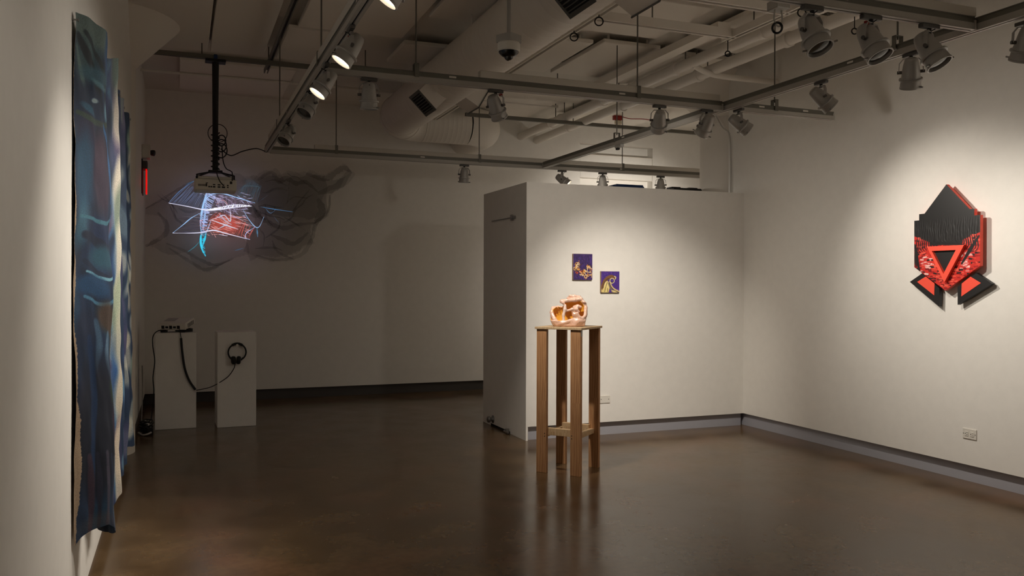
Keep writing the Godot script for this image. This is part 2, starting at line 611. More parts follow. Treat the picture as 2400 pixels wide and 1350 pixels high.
# ---------------------------------------------------------------- main
func _ready():
	var cam := Camera3D.new()
	cam.name = "camera"
	add_child(cam)
	cam.position = Vector3(0, 1.52, 0)
	cam.rotation_order = EULER_ORDER_YXZ
	cam.rotation = Vector3(-atan(7.7 / 1976.2), deg_to_rad(-21.53), deg_to_rad(0.1946))
	cam.fov = rad_to_deg(2.0 * atan(675.0 / 1976.2))
	cam.near = 0.05
	cam.far = 60.0
	cam.current = true
	var we := WorldEnvironment.new()
	we.name = "environment"
	var env := Environment.new()
	env.background_mode = Environment.BG_COLOR
	env.background_color = Color.BLACK
	env.tonemap_mode = Environment.TONE_MAPPER_LINEAR
	env.tonemap_exposure = 1.0
	env.sdfgi_enabled = true
	env.ssao_enabled = true
	env.ssil_enabled = true
	we.environment = env
	add_child(we)
	make_materials()
	build_shell()
	build_ceiling_services()
	build_tracks()
	build_partition_things()
	build_canvas()
	build_relief()
	build_stand_and_sculpture()
	build_projection_corner()

# ---------------------------------------------------------------- room
func build_shell():
	var B := 0.135          # height of the recessed base
	var rc := 0.042         # how far it sits back
	var s := begin()
	slab(s, Vector3(-0.9, -0.2, -12.0), Vector3(10.2, 0.0, 3.4))
	struct(s, "floor", M.concrete_floor, "polished brown concrete floor with scuffs and paint specks")
	s = begin()
	slab(s, Vector3(-0.9, CEIL, -12.0), Vector3(10.2, CEIL + 0.2, 3.4))
	var ce := struct(s, "ceiling", M.ceiling_paint, "white painted ceiling hung with pale boards, pipes and struts")
	# acoustic boards, each on its own
	for p in [[-0.38, 0.26, -9.05, -6.6], [0.285, 0.8, -9.05, -6.6], [0.92, 1.45, -9.0, -7.9], [1.0, 1.97, -7.86, -6.3], [2.02, 2.95, -8.72, -7.98], [2.02, 2.95, -7.12, -5.9], [1.0, 1.97, -6.24, -4.9], [3.79, 4.42, -8.48, -7.22], [3.1, 3.72, -8.5, -7.3], [3.1, 4.2, -6.95, -6.0], [4.55, 5.5, -7.1, -5.9], [4.5, 5.5, -8.6, -7.3], [3.1, 4.2, -5.7, -4.5], [4.5, 5.5, -5.7, -4.5], [0.0, 1.2, -10.9, -9.5], [3.4, 4.5, -10.9, -9.3], [5.0, 6.2, -10.9, -9.5]]:
		var y0: float = CEIL - 0.055 - 0.02 * fposmod(p[0] * 7.3, 1.0)
		s = begin()
		cbox(s, Vector3((p[0] + p[1]) / 2.0, y0 - 0.02, (p[2] + p[3]) / 2.0), Vector3(p[1] - p[0], 0.04, p[3] - p[2]), 0.006)
		for cx in [p[0] + 0.1, p[1] - 0.1]:
			for cz in [p[2] + 0.1, p[3] - 0.1]:
				box(s, Vector3(cx, (y0 + CEIL) / 2.0, cz), Vector3(0.02, CEIL - y0 + 0.002, 0.02))
		put(s, "ceiling_board", M.ceiling_panel, ce)
	# walls end above the floor; a grey base sits back under them
	s = begin()
	slab(s, Vector3(WALL_L - 0.25, B, WALL_B - 0.3), Vector3(WALL_L, CEIL, 3.0))
	struct(s, "wall_left", M.wall_paint, "white wall behind the hanging blue canvas")
	s = begin()
	slab(s, Vector3(WALL_L - 0.25, 0, WALL_B - 0.3), Vector3(WALL_L - rc, B + 0.001, 3.0))
	struct(s, "baseboard_left", M.base_grey, "grey recessed base under the left wall")
	s = begin()
	slab(s, Vector3(WALL_L, B, WALL_B - 0.3), Vector3(9.8, 3.04, WALL_B))
	slab(s, Vector3(WALL_L, 3.67, WALL_B - 0.3), Vector3(9.8, CEIL, WALL_B))
	slab(s, Vector3(WALL_L, 3.04, WALL_B - 0.3), Vector3(5.64, 3.67, WALL_B))
	slab(s, Vector3(6.90, 3.04, WALL_B - 0.3), Vector3(9.8, 3.67, WALL_B))
	slab(s, Vector3(5.645, 3.155, WALL_B - 0.3), Vector3(6.895, 3.50, WALL_B - 0.006))
	slab(s, Vector3(5.64, 3.04, WALL_B - 0.3), Vector3(6.90, 3.67, WALL_B - 0.16))
	var wb := struct(s, "wall_back", M.wall_paint, "dim white back wall with a slotted vent box high up")
	for y in [3.665, 3.502, 3.15, 3.035]:
		s = begin()
		slab(s, Vector3(5.63, y - 0.004, WALL_B - 0.01), Vector3(6.91, y + 0.004, WALL_B + 0.006))
		put(s, "vent_lip", M.ceiling_panel, wb)
	s = begin()
	slab(s, Vector3(WALL_L - rc, 0, WALL_B - 0.3), Vector3(9.8, B + 0.001, WALL_B - rc))
	struct(s, "baseboard_back", M.base_dark, "dark recessed base under the back wall")
	s = begin()
	slab(s, Vector3(WALL_R, B, -7.86), Vector3(WALL_R + 0.25, CEIL, 3.0))
	struct(s, "wall_right", M.wall_paint, "white wall carrying the black and red relief")
	s = begin()
	slab(s, Vector3(WALL_R + rc, 0, -7.86), Vector3(WALL_R + 0.25, B + 0.001, 3.0))
	struct(s, "baseboard_right", M.base_grey, "grey recessed base under the right wall")
	s = begin()
	slab(s, Vector3(-0.65, 0, 2.8), Vector3(9.8, CEIL, 3.05))
	struct(s, "wall_front", M.wall_paint, "white wall closing the gallery behind the viewer")
	s = begin()
	slab(s, Vector3(9.5, 0, -11.8), Vector3(9.75, CEIL, -7.7))
	slab(s, Vector3(WALL_R + 0.24, 0, -7.86), Vector3(9.75, CEIL, -7.66))
	struct(s, "wall_side", M.wall_paint, "white wall closing the back room beyond the partition")
	# partition
	s = begin()
	slab(s, Vector3(3.14, B, -8.82), Vector3(WALL_R, 2.52, -7.58))
	slab(s, Vector3(3.14, 0, -8.82), Vector3(3.162, B + 0.001, -7.58))
	var pt := struct(s, "wall_partition", M.wall_paint, "free-standing white partition block holding two small paintings")
	s = begin()
	slab(s, Vector3(3.16, 0, -8.8), Vector3(WALL_R, B + 0.001, -7.58 - rc))
	struct(s, "baseboard_partition", M.base_grey, "grey recessed base under the white partition")
	# hardware on the partition's narrow side: bolt, rod, knob, floor catch
	s = begin(true)
	tube(s, [Vector3(3.13, 2.203, -8.53), Vector3(3.13, 2.199, -7.9)], 0.006, 8)
	put(s, "bolt_rod", M.steel, pt)
	s = begin()
	cbox(s, Vector3(3.125, 2.198, -7.93), Vector3(0.03, 0.06, 0.03), 0.004)
	cbox(s, Vector3(3.125, 2.198, -7.88), Vector3(0.03, 0.03, 0.05), 0.004)
	put(s, "bolt_bracket", M.steel, pt)
	s = begin(true)
	lathe(s, [Vector2(0, 0.0), Vector2(0.042, 0.0), Vector2(0.042, 0.006), Vector2(0.018, 0.012), Vector2(0.02, 0.03), Vector2(0.034, 0.04), Vector2(0.034, 0.06), Vector2(0.02, 0.068), Vector2(0, 0.07)], Transform3D(aim_basis(Vector3.LEFT), Vector3(3.14, 0.075, -8.5)), 20, false)
	put(s, "door_knob", M.steel, pt)
	s = begin()
	slab(s, Vector3(3.136, 0.0, -8.56), Vector3(3.141, 0.022, -8.0))
	put(s, "floor_gap", M.slot_black, pt)
	s = begin(true)
	tube(s, [Vector3(3.115, 0.004, -8.02), Vector3(3.115, 0.05, -8.02)], 0.02, 12)
	tube(s, [Vector3(3.1, 0.022, -8.06), Vector3(3.1, 0.022, -7.95)], 0.012, 10)
	put(s, "floor_catch", M.steel, pt)
	# mushroom columns with flared capitals
	for c in [[-0.70, "round column with flared capital sunk in the left wall", "wall_column_left"], [6.04, "round column with flared capital at the end of the right wall", "wall_column_right"]]:
		s = begin(true)
		lathe(s, [Vector2(0.33, 0.0), Vector2(0.33, 3.47), Vector2(0.36, 3.5), Vector2(0.74, 3.9), Vector2(0.74, CEIL + 0.01)], Transform3D(Basis(), Vector3(c[0], 0, -8.35)), 40, true)
		struct(s, c[2], M.ceiling_panel, c[1])
	s = begin(true)
	tube(s, curve([Vector3(5.5, 3.62, -8.0), Vector3(5.62, 3.3, -7.9), Vector3(5.665, 3.2, -7.82), Vector3(5.675, 2.9, -7.8), Vector3(5.675, 2.53, -7.8)]), 0.008, 8)
	one(s, "wall_cable", M.cable_white, "thin pale cable running down beside the column above the partition", "cable")
	# small service plates
	var o := thing("wall_outlet", "white double socket plate low on the right wall", "outlet", Vector3(WALL_R, 0.378, -4.76))
	s = begin()
	cbox(s, Vector3(-0.004, 0, 0), Vector3(0.008, 0.078, 0.122), 0.002)
	put(s, "cover_plate", M.white_plastic, o)
	for z in [-0.024, 0.024]:
		s = begin()
		cbox(s, Vector3(-0.0095, 0, z), Vector3(0.004, 0.036, 0.032), 0.001)
		var so := put(s, "socket", M.white_plastic, o)
		s = begin()
		for q in [[0.007, 0.006], [-0.007, 0.006]]:
			box(s, Vector3(-0.0118, q[0], z + q[1]), Vector3(0.001, 0.003, 0.009))
		box(s, Vector3(-0.0118, 0, z - 0.008), Vector3(0.001, 0.006, 0.006))
		put(s, "socket_slot", M.slot_black, so)
	for z in [-0.052, 0.052]:
		s = begin(true)
		lathe(s, [Vector2(0, 0), Vector2(0.004, 0), Vector2(0.004, 0.001), Vector2(0, 0.0015)], Transform3D(aim_basis(Vector3.LEFT), Vector3(-0.008, 0, z)), 10)
		put(s, "screw", M.steel, o)
	o = thing("blank_plate", "white blank cover plate low on the partition behind the wooden stand", "outlet", Vector3(4.0, 0.366, -7.58))
	s = begin()
	cbox(s, Vector3(0, 0, 0.004), Vector3(0.118, 0.078, 0.008), 0.002)
	put(s, "cover_plate", M.white_plastic, o)
	for x in [-0.042, 0.042]:
		s = begin(true)
		lathe(s, [Vector2(0, 0), Vector2(0.0045, 0), Vector2(0.0045, 0.001), Vector2(0, 0.0015)], Transform3D(aim_basis(Vector3.BACK), Vector3(x, 0, 0.008)), 10)
		put(s, "screw", M.fixture_dark, o)
	# things left on top of the partition
	s = begin()
	cbox(s, Vector3(0, 0.055, 0), Vector3(0.4, 0.11, 0.26), 0.01)
	cbox(s, Vector3(0.02, 0.116, 0.02), Vector3(0.34, 0.014, 0.2), 0.004)
	one(s, "storage_box", M.blue_plastic, "flat dark blue box lying on top of the partition", "box", Vector3(4.66, 2.52, -8.4))
	o = thing("equipment_case", "low black equipment case lying on top of the partition", "case", Vector3(5.43, 2.52, -8.4))
	s = begin()
	cbox(s, Vector3(0, 0.058, 0), Vector3(0.38, 0.115, 0.28), 0.012)
	put(s, "shell", M.black, o)
	for x in [-0.11, 0.12]:
		s = begin()
		cbox(s, Vector3(x, 0.124, 0), Vector3(0.12, 0.018, 0.12), 0.004)
		put(s, "handle_block", M.black, o)

# ---------------------------------------------------------------- duct, pipes, struts
func build_ceiling_services():
	var s: SurfaceTool
	var r := 0.25
	var xc := 2.54
	var yc := 3.61
	var o := thing("air_duct", "large white spiral air duct under the ceiling with four side registers", "duct", Vector3(xc, yc, 0))
	# main run with raised spiral seams, as turned ribs
	var prof := []
	var z := -2.0
	while z > -10.19:
		prof.append(Vector2(r, -z))
		prof.append(Vector2(r, -(z - 0.104)))
		prof.append(Vector2(r + 0.002, -(z - 0.107)))
		prof.append(Vector2(r + 0.002, -(z - 0.113)))
		prof.append(Vector2(r, -(z - 0.116)))
		z -= 0.117
	s = begin(true)
	var bs := Basis(Vector3.RIGHT, Vector3.FORWARD, Vector3.RIGHT.cross(Vector3.FORWARD))
	lathe(s, prof, Transform3D(bs, Vector3.ZERO), 48, false)
	put(s, "main_run", M.duct_paint, o)
	var zend := z
	# elbow to the right, short run, elbow into the back wall
	var e1 := []
	var rb := 0.36
	for i in 13:
		var a := PI / 2 * i / 12
		e1.append(Vector3(rb - rb * cos(a), 0, zend - rb * sin(a)))
	s = begin(true)
	tube(s, e1, r, 40, false, false)
	var el := put(s, "elbow", M.duct_paint, o)
	for k in [0, 6, 12]:
		s = begin(true)
		var t: Vector3 = (e1[mini(k + 1, 12)] - e1[maxi(k - 1, 0)]).normalized()
		tube(s, ring_pts(e1[k], r + 0.002, Vector3.UP, t.cross(Vector3.UP), 40), 0.006, 6, true)
		put(s, "elbow_seam", M.duct_paint, el)
	prof = []
	var x := rb
	while x < rb + 0.56:
		prof.append(Vector2(r, x))
		prof.append(Vector2(r, x + 0.05))
		prof.append(Vector2(r + 0.0012, x + 0.053))
		prof.append(Vector2(r + 0.0012, x + 0.057))
		prof.append(Vector2(r, x + 0.06))
		x += 0.061
	s = begin(true)
	var bx := Basis(Vector3.FORWARD, Vector3.RIGHT, Vector3.FORWARD.cross(Vector3.RIGHT))
	lathe(s, prof, Transform3D(bx, Vector3(0, 0, zend - rb)), 48, false)
	put(s, "cross_run", M.duct_paint, o)
	var e2 := []
	for i in 13:
		var a := PI / 2 * i / 12
		e2.append(Vector3(x + 0.3 * sin(a), 0, zend - rb - 0.3 + 0.3 * cos(a)))
	e2.append(Vector3(x + 0.3, 0, WALL_B + 0.001))
	s = begin(true)
	tube(s, e2, r, 40, false, false)
	put(s, "wall_elbow", M.duct_paint, o)
	# side registers
	for zz in [-4.78, -8.22]:
		for sg in [-1.0, 1.0]:
			var out := Vector3(sg, -1.0, 0).normalized()
			if sg > 0: out = Vector3(0.86, -0.5, 0).normalized()
			var tang := out.cross(Vector3.BACK)
			var b := Basis(Vector3.BACK, out, Vector3.BACK.cross(out))
			var c := out * (r + 0.03) + Vector3(0, 0, zz)
			s = begin()
			box(s, c, Vector3(0.34, 0.2, 0.24), b)
			var bo := put(s, "register_box", M.duct_paint, o)
			s = begin()
			var f := c + out * 0.1
			for e in [[0.0, 0.115, 0.36, 0.03], [0.0, -0.115, 0.36, 0.03], [0.165, 0.0, 0.03, 0.2], [-0.165, 0.0, 0.03, 0.2]]:
				box(s, f + b * Vector3(e[0], 0.004, e[1]), Vector3(e[2], 0.01, e[3]), b)
			var gr := put(s, "grille_frame", M.grille_grey, bo)
			s = begin()
			box(s, f + b * Vector3(0, 0.0015, 0), Vector3(0.3, 0.003, 0.2), b)
			put(s, "grille_opening", M.grille_hole, bo)
			for k in 7:
				s = begin()
				box(s, f + b * Vector3(0, 0.005, -0.084 + 0.028 * k), Vector3(0.3, 0.006, 0.008), b * Basis(Vector3.RIGHT, 0.5))
				put(s, "slat", M.grille_grey, bo)
			if sg < 0:
				s = begin(true)
				tube(s, curve([c + b * Vector3(0.17, -0.1, -0.1), c + b * Vector3(0.18, -0.17, 0), c + b * Vector3(0.17, -0.1, 0.1)], 0.02), 0.006, 6)
				put(s, "seal_bead", M.duct_paint, bo)
	for zz in [-3.4, -6.9, -9.4]:
		for xx in [-0.2, 0.2]:
			s = begin(true)
			tube(s, [Vector3(xx, 0.13, zz), Vector3(xx, CEIL - yc, zz)], 0.006, 8)
			put(s, "hanger_rod", M.duct_paint, o)
	# pipes along the right side
	for p in [[4.66, 3.70, 0.055, "thick white pipe running under the ceiling on the side of the duct"], [4.92, 3.66, 0.055, "thick white pipe running under the ceiling nearest the right wall"], [4.79, 3.80, 0.022, "thin white conduit running between two thick ceiling pipes"]]:
		var pp := thing("ceiling_pipe", p[3], "pipe", Vector3(p[0], p[1], 0))
		s = begin(true)
		tube(s, [Vector3(0, 0, 2.7), Vector3(0, 0, WALL_B + 0.001)], p[2], 20, false, false)
		put(s, "run", M.duct_paint, pp)
		for zz in [-4.4, -5.95, -7.3, -8.9, -10.4]:
			s = begin(true)
			lathe(s, [Vector2(p[2], -0.03), Vector2(p[2] + 0.012, -0.028), Vector2(p[2] + 0.012, 0.028), Vector2(p[2], 0.03)], Transform3D(Basis(Vector3.RIGHT, Vector3.FORWARD, Vector3.UP * -1.0), Vector3(0, 0, zz)), 20)
			put(s, "coupling", M.duct_paint, pp)
			s = begin(true)
			tube(s, [Vector3(0, p[2], zz + 0.15), Vector3(0, CEIL - p[1], zz + 0.15)], 0.006, 6)
			put(s, "hanger_rod", M.rod, pp)
	s = begin(true)
	tube(s, curve([Vector3(4.66, 3.66, -7.0), Vector3(4.8, 3.62, -7.02), Vector3(5.0, 3.6, -7.04), Vector3(5.5, 3.6, -7.04), Vector3(5.69, 3.6, -7.04)]), 0.028, 14)
	one(s, "branch_pipe", M.duct_paint, "thin white branch pipe turning off to the right wall", "pipe")
	s = begin(true)
	tube(s, [Vector3(WALL_L, 3.85, -10.05), Vector3(4.6, 3.85, -10.05)], 0.016, 12)
	for xx in [0.35, 1.2, 2.1, 3.2]:
		box(s, Vector3(xx, 3.9, -10.05), Vector3(0.03, 0.12, 0.04))
	one(s, "ceiling_conduit", M.duct_paint, "thin pale conduit crossing the ceiling near the back wall", "conduit")
	s = begin()
	slab(s, Vector3(4.30, 3.72, -8.7), Vector3(4.43, 3.79, -6.1))
	one(s, "ceiling_trunking", M.ceiling_panel, "long flat white cable trunk fixed under the ceiling", "trunking")
	# struts
	ceiling_strut(Vector3(WALL_L, 3.71, -8.75), Vector3(5.6, 3.71, -8.75), "zinc channel strut that carries the projector pole", [0.6, 2.2, 4.4])
	ceiling_strut(Vector3(3.28, 3.60, -9.9), Vector3(6.9, 3.60, -9.9), "zinc channel strut in front of the slotted vent box", [0.4, 2.9])
	ceiling_strut(Vector3(0.85, 3.755, -9.3), Vector3(0.85, 3.755, -2.5), "zinc channel strut running directly above the canvas-side track", [0.3, 2.5, 4.8])
	ceiling_strut(Vector3(3.02, 3.60, -10.6), Vector3(3.02, 3.60, -3.0), "painted channel strut running close beside the air duct", [1.2, 4.0, 6.2], 0.06, M.ceiling_panel)
	ceiling_strut(Vector3(4.33, 3.60, -6.05), Vector3(4.33, 3.60, -2.5), "painted channel strut with black rings beside the white pipes", [0.4, 2.3], 0.06, M.ceiling_panel)
	ceiling_strut(Vector3(3.05, 3.60, -5.93), Vector3(4.36, 3.60, -5.93), "painted cross strut joining the duct strut to the ringed strut", [0.5], 0.07, M.ceiling_panel)
	ceiling_strut(Vector3(3.05, 3.60, -5.25), Vector3(4.36, 3.60, -5.25), "painted cross strut beside the grey junction box", [0.6], 0.07, M.ceiling_panel)
	for h in [[Vector3(3.0, 3.6, -5.8), 0.02, 0.032, "dark ring hook on the duct-side strut, beside the register box"], [Vector3(3.0, 3.6, -6.24), 0.02, 0.032, "dark ring hook on the duct-side strut, farther from the register box"], [Vector3(4.3, 3.6, -5.05), 0.02, 0.03, "dark ring hook next to the junction box loop"], [Vector3(4.33, 3.6, -6.0), 0.09, 0.022, "dark ring hook on a long stem at the strut corner"], [Vector3(4.85, 3.6, -5.1), 0.09, 0.022, "dark ring hook on a long stem beside the white pipes"]]:
		ring_hook(h[0], h[1], h[2], h[3], M.black)
	# junction box with a cable loop
	var j := thing("junction_box", "small grey junction box with a hanging white cable loop", "junction box", Vector3(3.74, 3.40, -4.62))
	s = begin()
	cbox(s, Vector3(0, 0, 0), Vector3(0.11, 0.06, 0.11), 0.005)
	put(s, "case", M.fixture_grey, j)
	s = begin(true)
	tube(s, [Vector3(0, 0.03, 0), Vector3(0, CEIL - 3.40, 0)], 0.01, 8)
	put(s, "stem", M.rod, j)
	s = begin(true)
	tube(s, curve([Vector3(-0.03, -0.03, 0), Vector3(-0.035, -0.1, 0), Vector3(0.0, -0.14, 0.0), Vector3(0.03, -0.1, 0), Vector3(0.025, -0.03, 0)], 0.01), 0.006, 8)
	put(s, "cable_loop", M.cable_white, j)
	s = begin(true)
	tube(s, ring_pts(Vector3(-0.01, -0.15, 0), 0.034, Vector3(0.8, 0.4, 0.3).normalized(), Vector3(-0.4, 0.9, 0).normalized(), 18), 0.008, 8, true)
	put(s, "black_ring", M.black_gloss, j)
	# dome camera
	var d := thing("dome_camera", "white security dome camera hanging on a rod before the duct", "camera", Vector3(1.75, 2.80, -4.5))
	s = begin(true)
	tube(s, [Vector3(0, 0.145, 0), Vector3(0, CEIL - 2.80, 0)], 0.011, 12)
	put(s, "rod", M.fixture_grey, d)
	s = begin()
	cbox(s, Vector3(0, 0.125, 0), Vector3(0.105, 0.045, 0.105), 0.003, Basis(Vector3.UP, 0.5))
	put(s, "mounting_box", M.fixture_grey, d)
	s = begin(true)
	lathe(s, [Vector2(0, 0.102), Vector2(0.062, 0.102), Vector2(0.065, 0.095), Vector2(0.065, 0.06), Vector2(0.06, 0.052), Vector2(0, 0.052)], Transform3D(), 28)
	put(s, "base_ring", M.white_plastic, d)
	s = begin(true)
	lathe(s, [Vector2(0.058, 0.056), Vector2(0.056, 0.045), Vector2(0.04, 0.028), Vector2(0.03, 0.022), Vector2(0, 0.02)].map(func(v): return v), Transform3D(), 28, false)
	put(s, "dark_collar", M.black_gloss, d)
	s = begin(true)
	var dm := []
	for i in 9:
		var a := PI / 2 * i / 8
		dm.append(Vector2(0.026 * cos(a), 0.026 - 0.026 * sin(a)))
	lathe(s, dm, Transform3D(), 24, false)
	put(s, "dome", M.lens_off, d)
	# fire alarm strobe
	var al := thing("fire_alarm", "red fire alarm with cream strobe hanging from the ceiling", "fire alarm", Vector3(5.62, 3.80, -10.3))
	s = begin()
	cbox(s, Vector3(0, 0.04, 0), Vector3(0.13, 0.09, 0.06), 0.006)
	put(s, "red_case", M.alarm_red, al)
	s = begin()
	cbox(s, Vector3(0.01, -0.035, 0), Vector3(0.1, 0.06, 0.05), 0.012)
	put(s, "strobe", M.cream_plastic, al)
	s = begin(true)
	tube(s, [Vector3(-0.05, 0.08, 0), Vector3(-0.05, CEIL - 3.80, 0)], 0.008, 8)
	put(s, "stem", M.duct_paint, al)
	s = begin(true)
	tube(s, curve([Vector3(0.06, 0.05, 0), Vector3(0.2, 0.03, 0), Vector3(0.45, 0.04, 0), Vector3(0.8, 0.0, 0)]), 0.006, 6)
	put(s, "red_wire", M.alarm_red, al)

# ---------------------------------------------------------------- tracks
func build_tracks():
	var y := RAIL
	rail(Vector3(0.84, y, -9.06), Vector3(0.84, y, -2.2), "long lighting track along the blue canvas side", [[0.4, 6.8]], [[1.2, 3.75], [3.6, 3.75], [5.9, 3.75]])
	rail(Vector3(3.96, y, -9.02), Vector3(3.96, y, -2.2), "long lighting track on the right, in line with the relief wall", [], [[1.75, 3.9], [5.2, 3.9]])
	rail(Vector3(0.878, y, -3.285), Vector3(3.922, y, -3.285), "cross track with three large spotlights, first from the entrance", [[0.1, 3.05]], [[1.0, 3.9]])
	rail(Vector3(0.878, y, -5.52), Vector3(3.922, y, -5.52), "cross track before the partition with four spotlights", [[1.05, 3.02]], [[2.3, 3.9], [0.6, 3.9]])
	rail(Vector3(3.998, y, -5.50), Vector3(5.0, y, -5.50), "short track stub ending just short of the right wall", [], [[0.42, 3.9]])
	rail(Vector3(0.878, y, -9.09), Vector3(6.7, y, -9.09), "long cross track behind the partition", [[0.45, 5.7]], [[0.68, 3.75], [2.3, 3.9], [4.15, 3.9]])
	var W := 0.035
	# lit
	track_light(Vector3(0.84, y, -3.42), Vector3(-0.4, 1.0, -3.75), true, "lit spotlight on the canvas-side track, first of three lit in a row", 2.0, 39)
	track_light(Vector3(0.84, y, -4.46), Vector3(-0.4, 0.9, -4.55), true, "lit spotlight on the canvas-side track, middle of three lit in a row", 2.2, 41)
	track_light(Vector3(0.84, y, -5.27), Vector3(-0.4, 1.0, -5.2), true, "lit spotlight on the canvas-side track, last lit one before the unlit pair", 2.1, 40)
	track_light(Vector3(0.84, y, -5.95), Vector3(0.1, 1.6, -5.5), false, "unlit spotlight on the canvas-side track, next after the lit row")
	track_light(Vector3(0.84, y, -7.2), Vector3(0.1, 1.6, -6.6), false, "unlit spotlight nearest the far end of the canvas-side track")
	track_light(Vector3(1.16, y, -5.52), Vector3(1.2, 0.0, -5.8), false, "unlit spotlight pointing down on the cross track beside the canvas-side track")
	track_light(Vector3(2.05, y, -5.52), Vector3(2.98, 1.2, -6.27), true, "lit spotlight on the cross track, aimed at the ceramic sculpture", 3.1, 26)
	track_light(Vector3(3.37, y, -5.52), Vector3(4.3, 0.85, -7.58), true, "spotlight on the cross track aimed at the two small paintings", 4.7, 33)
	track_light(Vector3(3.79, y, -5.52), Vector3(3.5, 0.6, -7.2), false, "unlit spotlight on the cross track right beside the track corner")
	track_light(Vector3(4.0, y, -5.40), Vector3(5.69, 1.5, -4.9), true, "spotlight under the track corner aimed at the red and black relief", 2.5, 43)
	track_light(Vector3(3.96, y, -4.46), Vector3(5.69, 1.2, -3.9), true, "spotlight on the right track turned toward the right wall", 1.6, 44)
	track_light(Vector3(3.96, y, -3.72), Vector3(4.6, 0.8, -4.4), false, "unlit spotlight on the right track behind the three large ones")
	track_light(Vector3(2.86, y, -3.285), Vector3(3.05, 1.2, -2.5), false, "unlit spotlight on the first cross track, farthest from its corner", 0, 30, 1.12)
	track_light(Vector3(3.23, y, -3.285), Vector3(3.5, 1.2, -2.5), false, "unlit spotlight on the first cross track, middle of three", 0, 30, 1.12)
	track_light(Vector3(3.62, y, -3.285), Vector3(4.05, 1.2, -2.5), false, "unlit spotlight on the first cross track, beside its corner", 0, 30, 1.12)
	track_light(Vector3(4.02, y, -3.05), Vector3(4.4, 1.0, -3.9), false, "unlit spotlight on the right track just past the first corner")
	track_light(Vector3(3.0, y, -9.09), Vector3(3.0, 0.0, -9.5), false, "unlit spotlight on the back track, alone left of the partition")
	track_light(Vector3(4.22, y, -9.09), Vector3(4.78, 2.25, -8.72), true, "lit spotlight glaring just above the partition edge", 0.6, 44)
	track_light(Vector3(4.76, y, -9.09), Vector3(5.2, 1.2, -9.9), false, "unlit spotlight on the back track between two lit ones above the partition")
	track_light(Vector3(5.57, y, -9.09), Vector3(6.1, 1.2, -10.0), true, "lit spotlight on the back track nearest the column", 3.6, 44)
	track_light(Vector3(3.96, y, -2.45), Vector3(5.69, 1.4, -1.9), true, "unseen spotlight added on the right track to brighten the room, aimed at the wall beside the entrance", 5.0, 40)  # added out of view to raise the bounced light in the room
	track_light(Vector3(6.35, y, -9.09), Vector3(6.3, 1.9, -11.5), true, "unseen spotlight added on the back track beyond the column to brighten the back wall", 5.6, 46)  # added behind the column so the back wall grows brighter to the right
	track_light(Vector3(0.84, y, -2.4), Vector3(-0.4, 1.3, -0.6), true, "unseen spotlight added on the canvas-side track to brighten the room, aimed at the wall beside the entrance", 1.6, 36)  # another lamp added outside the view for more ambient light
	var a := thing("track_adapter", "small black adapter hanging under the right track near the back", "adapter", Vector3(3.96, y, -7.22))
	var s := begin()
	cbox(s, Vector3(0, -0.014, 0), Vector3(0.04, 0.028, 0.12), 0.004)
	put(s, "body", M.fixture_grey, a)
	s = begin()
	cbox(s, Vector3(0, -0.036, -0.03), Vector3(0.03, 0.022, 0.04), 0.004)
	put(s, "plug", M.black, a)

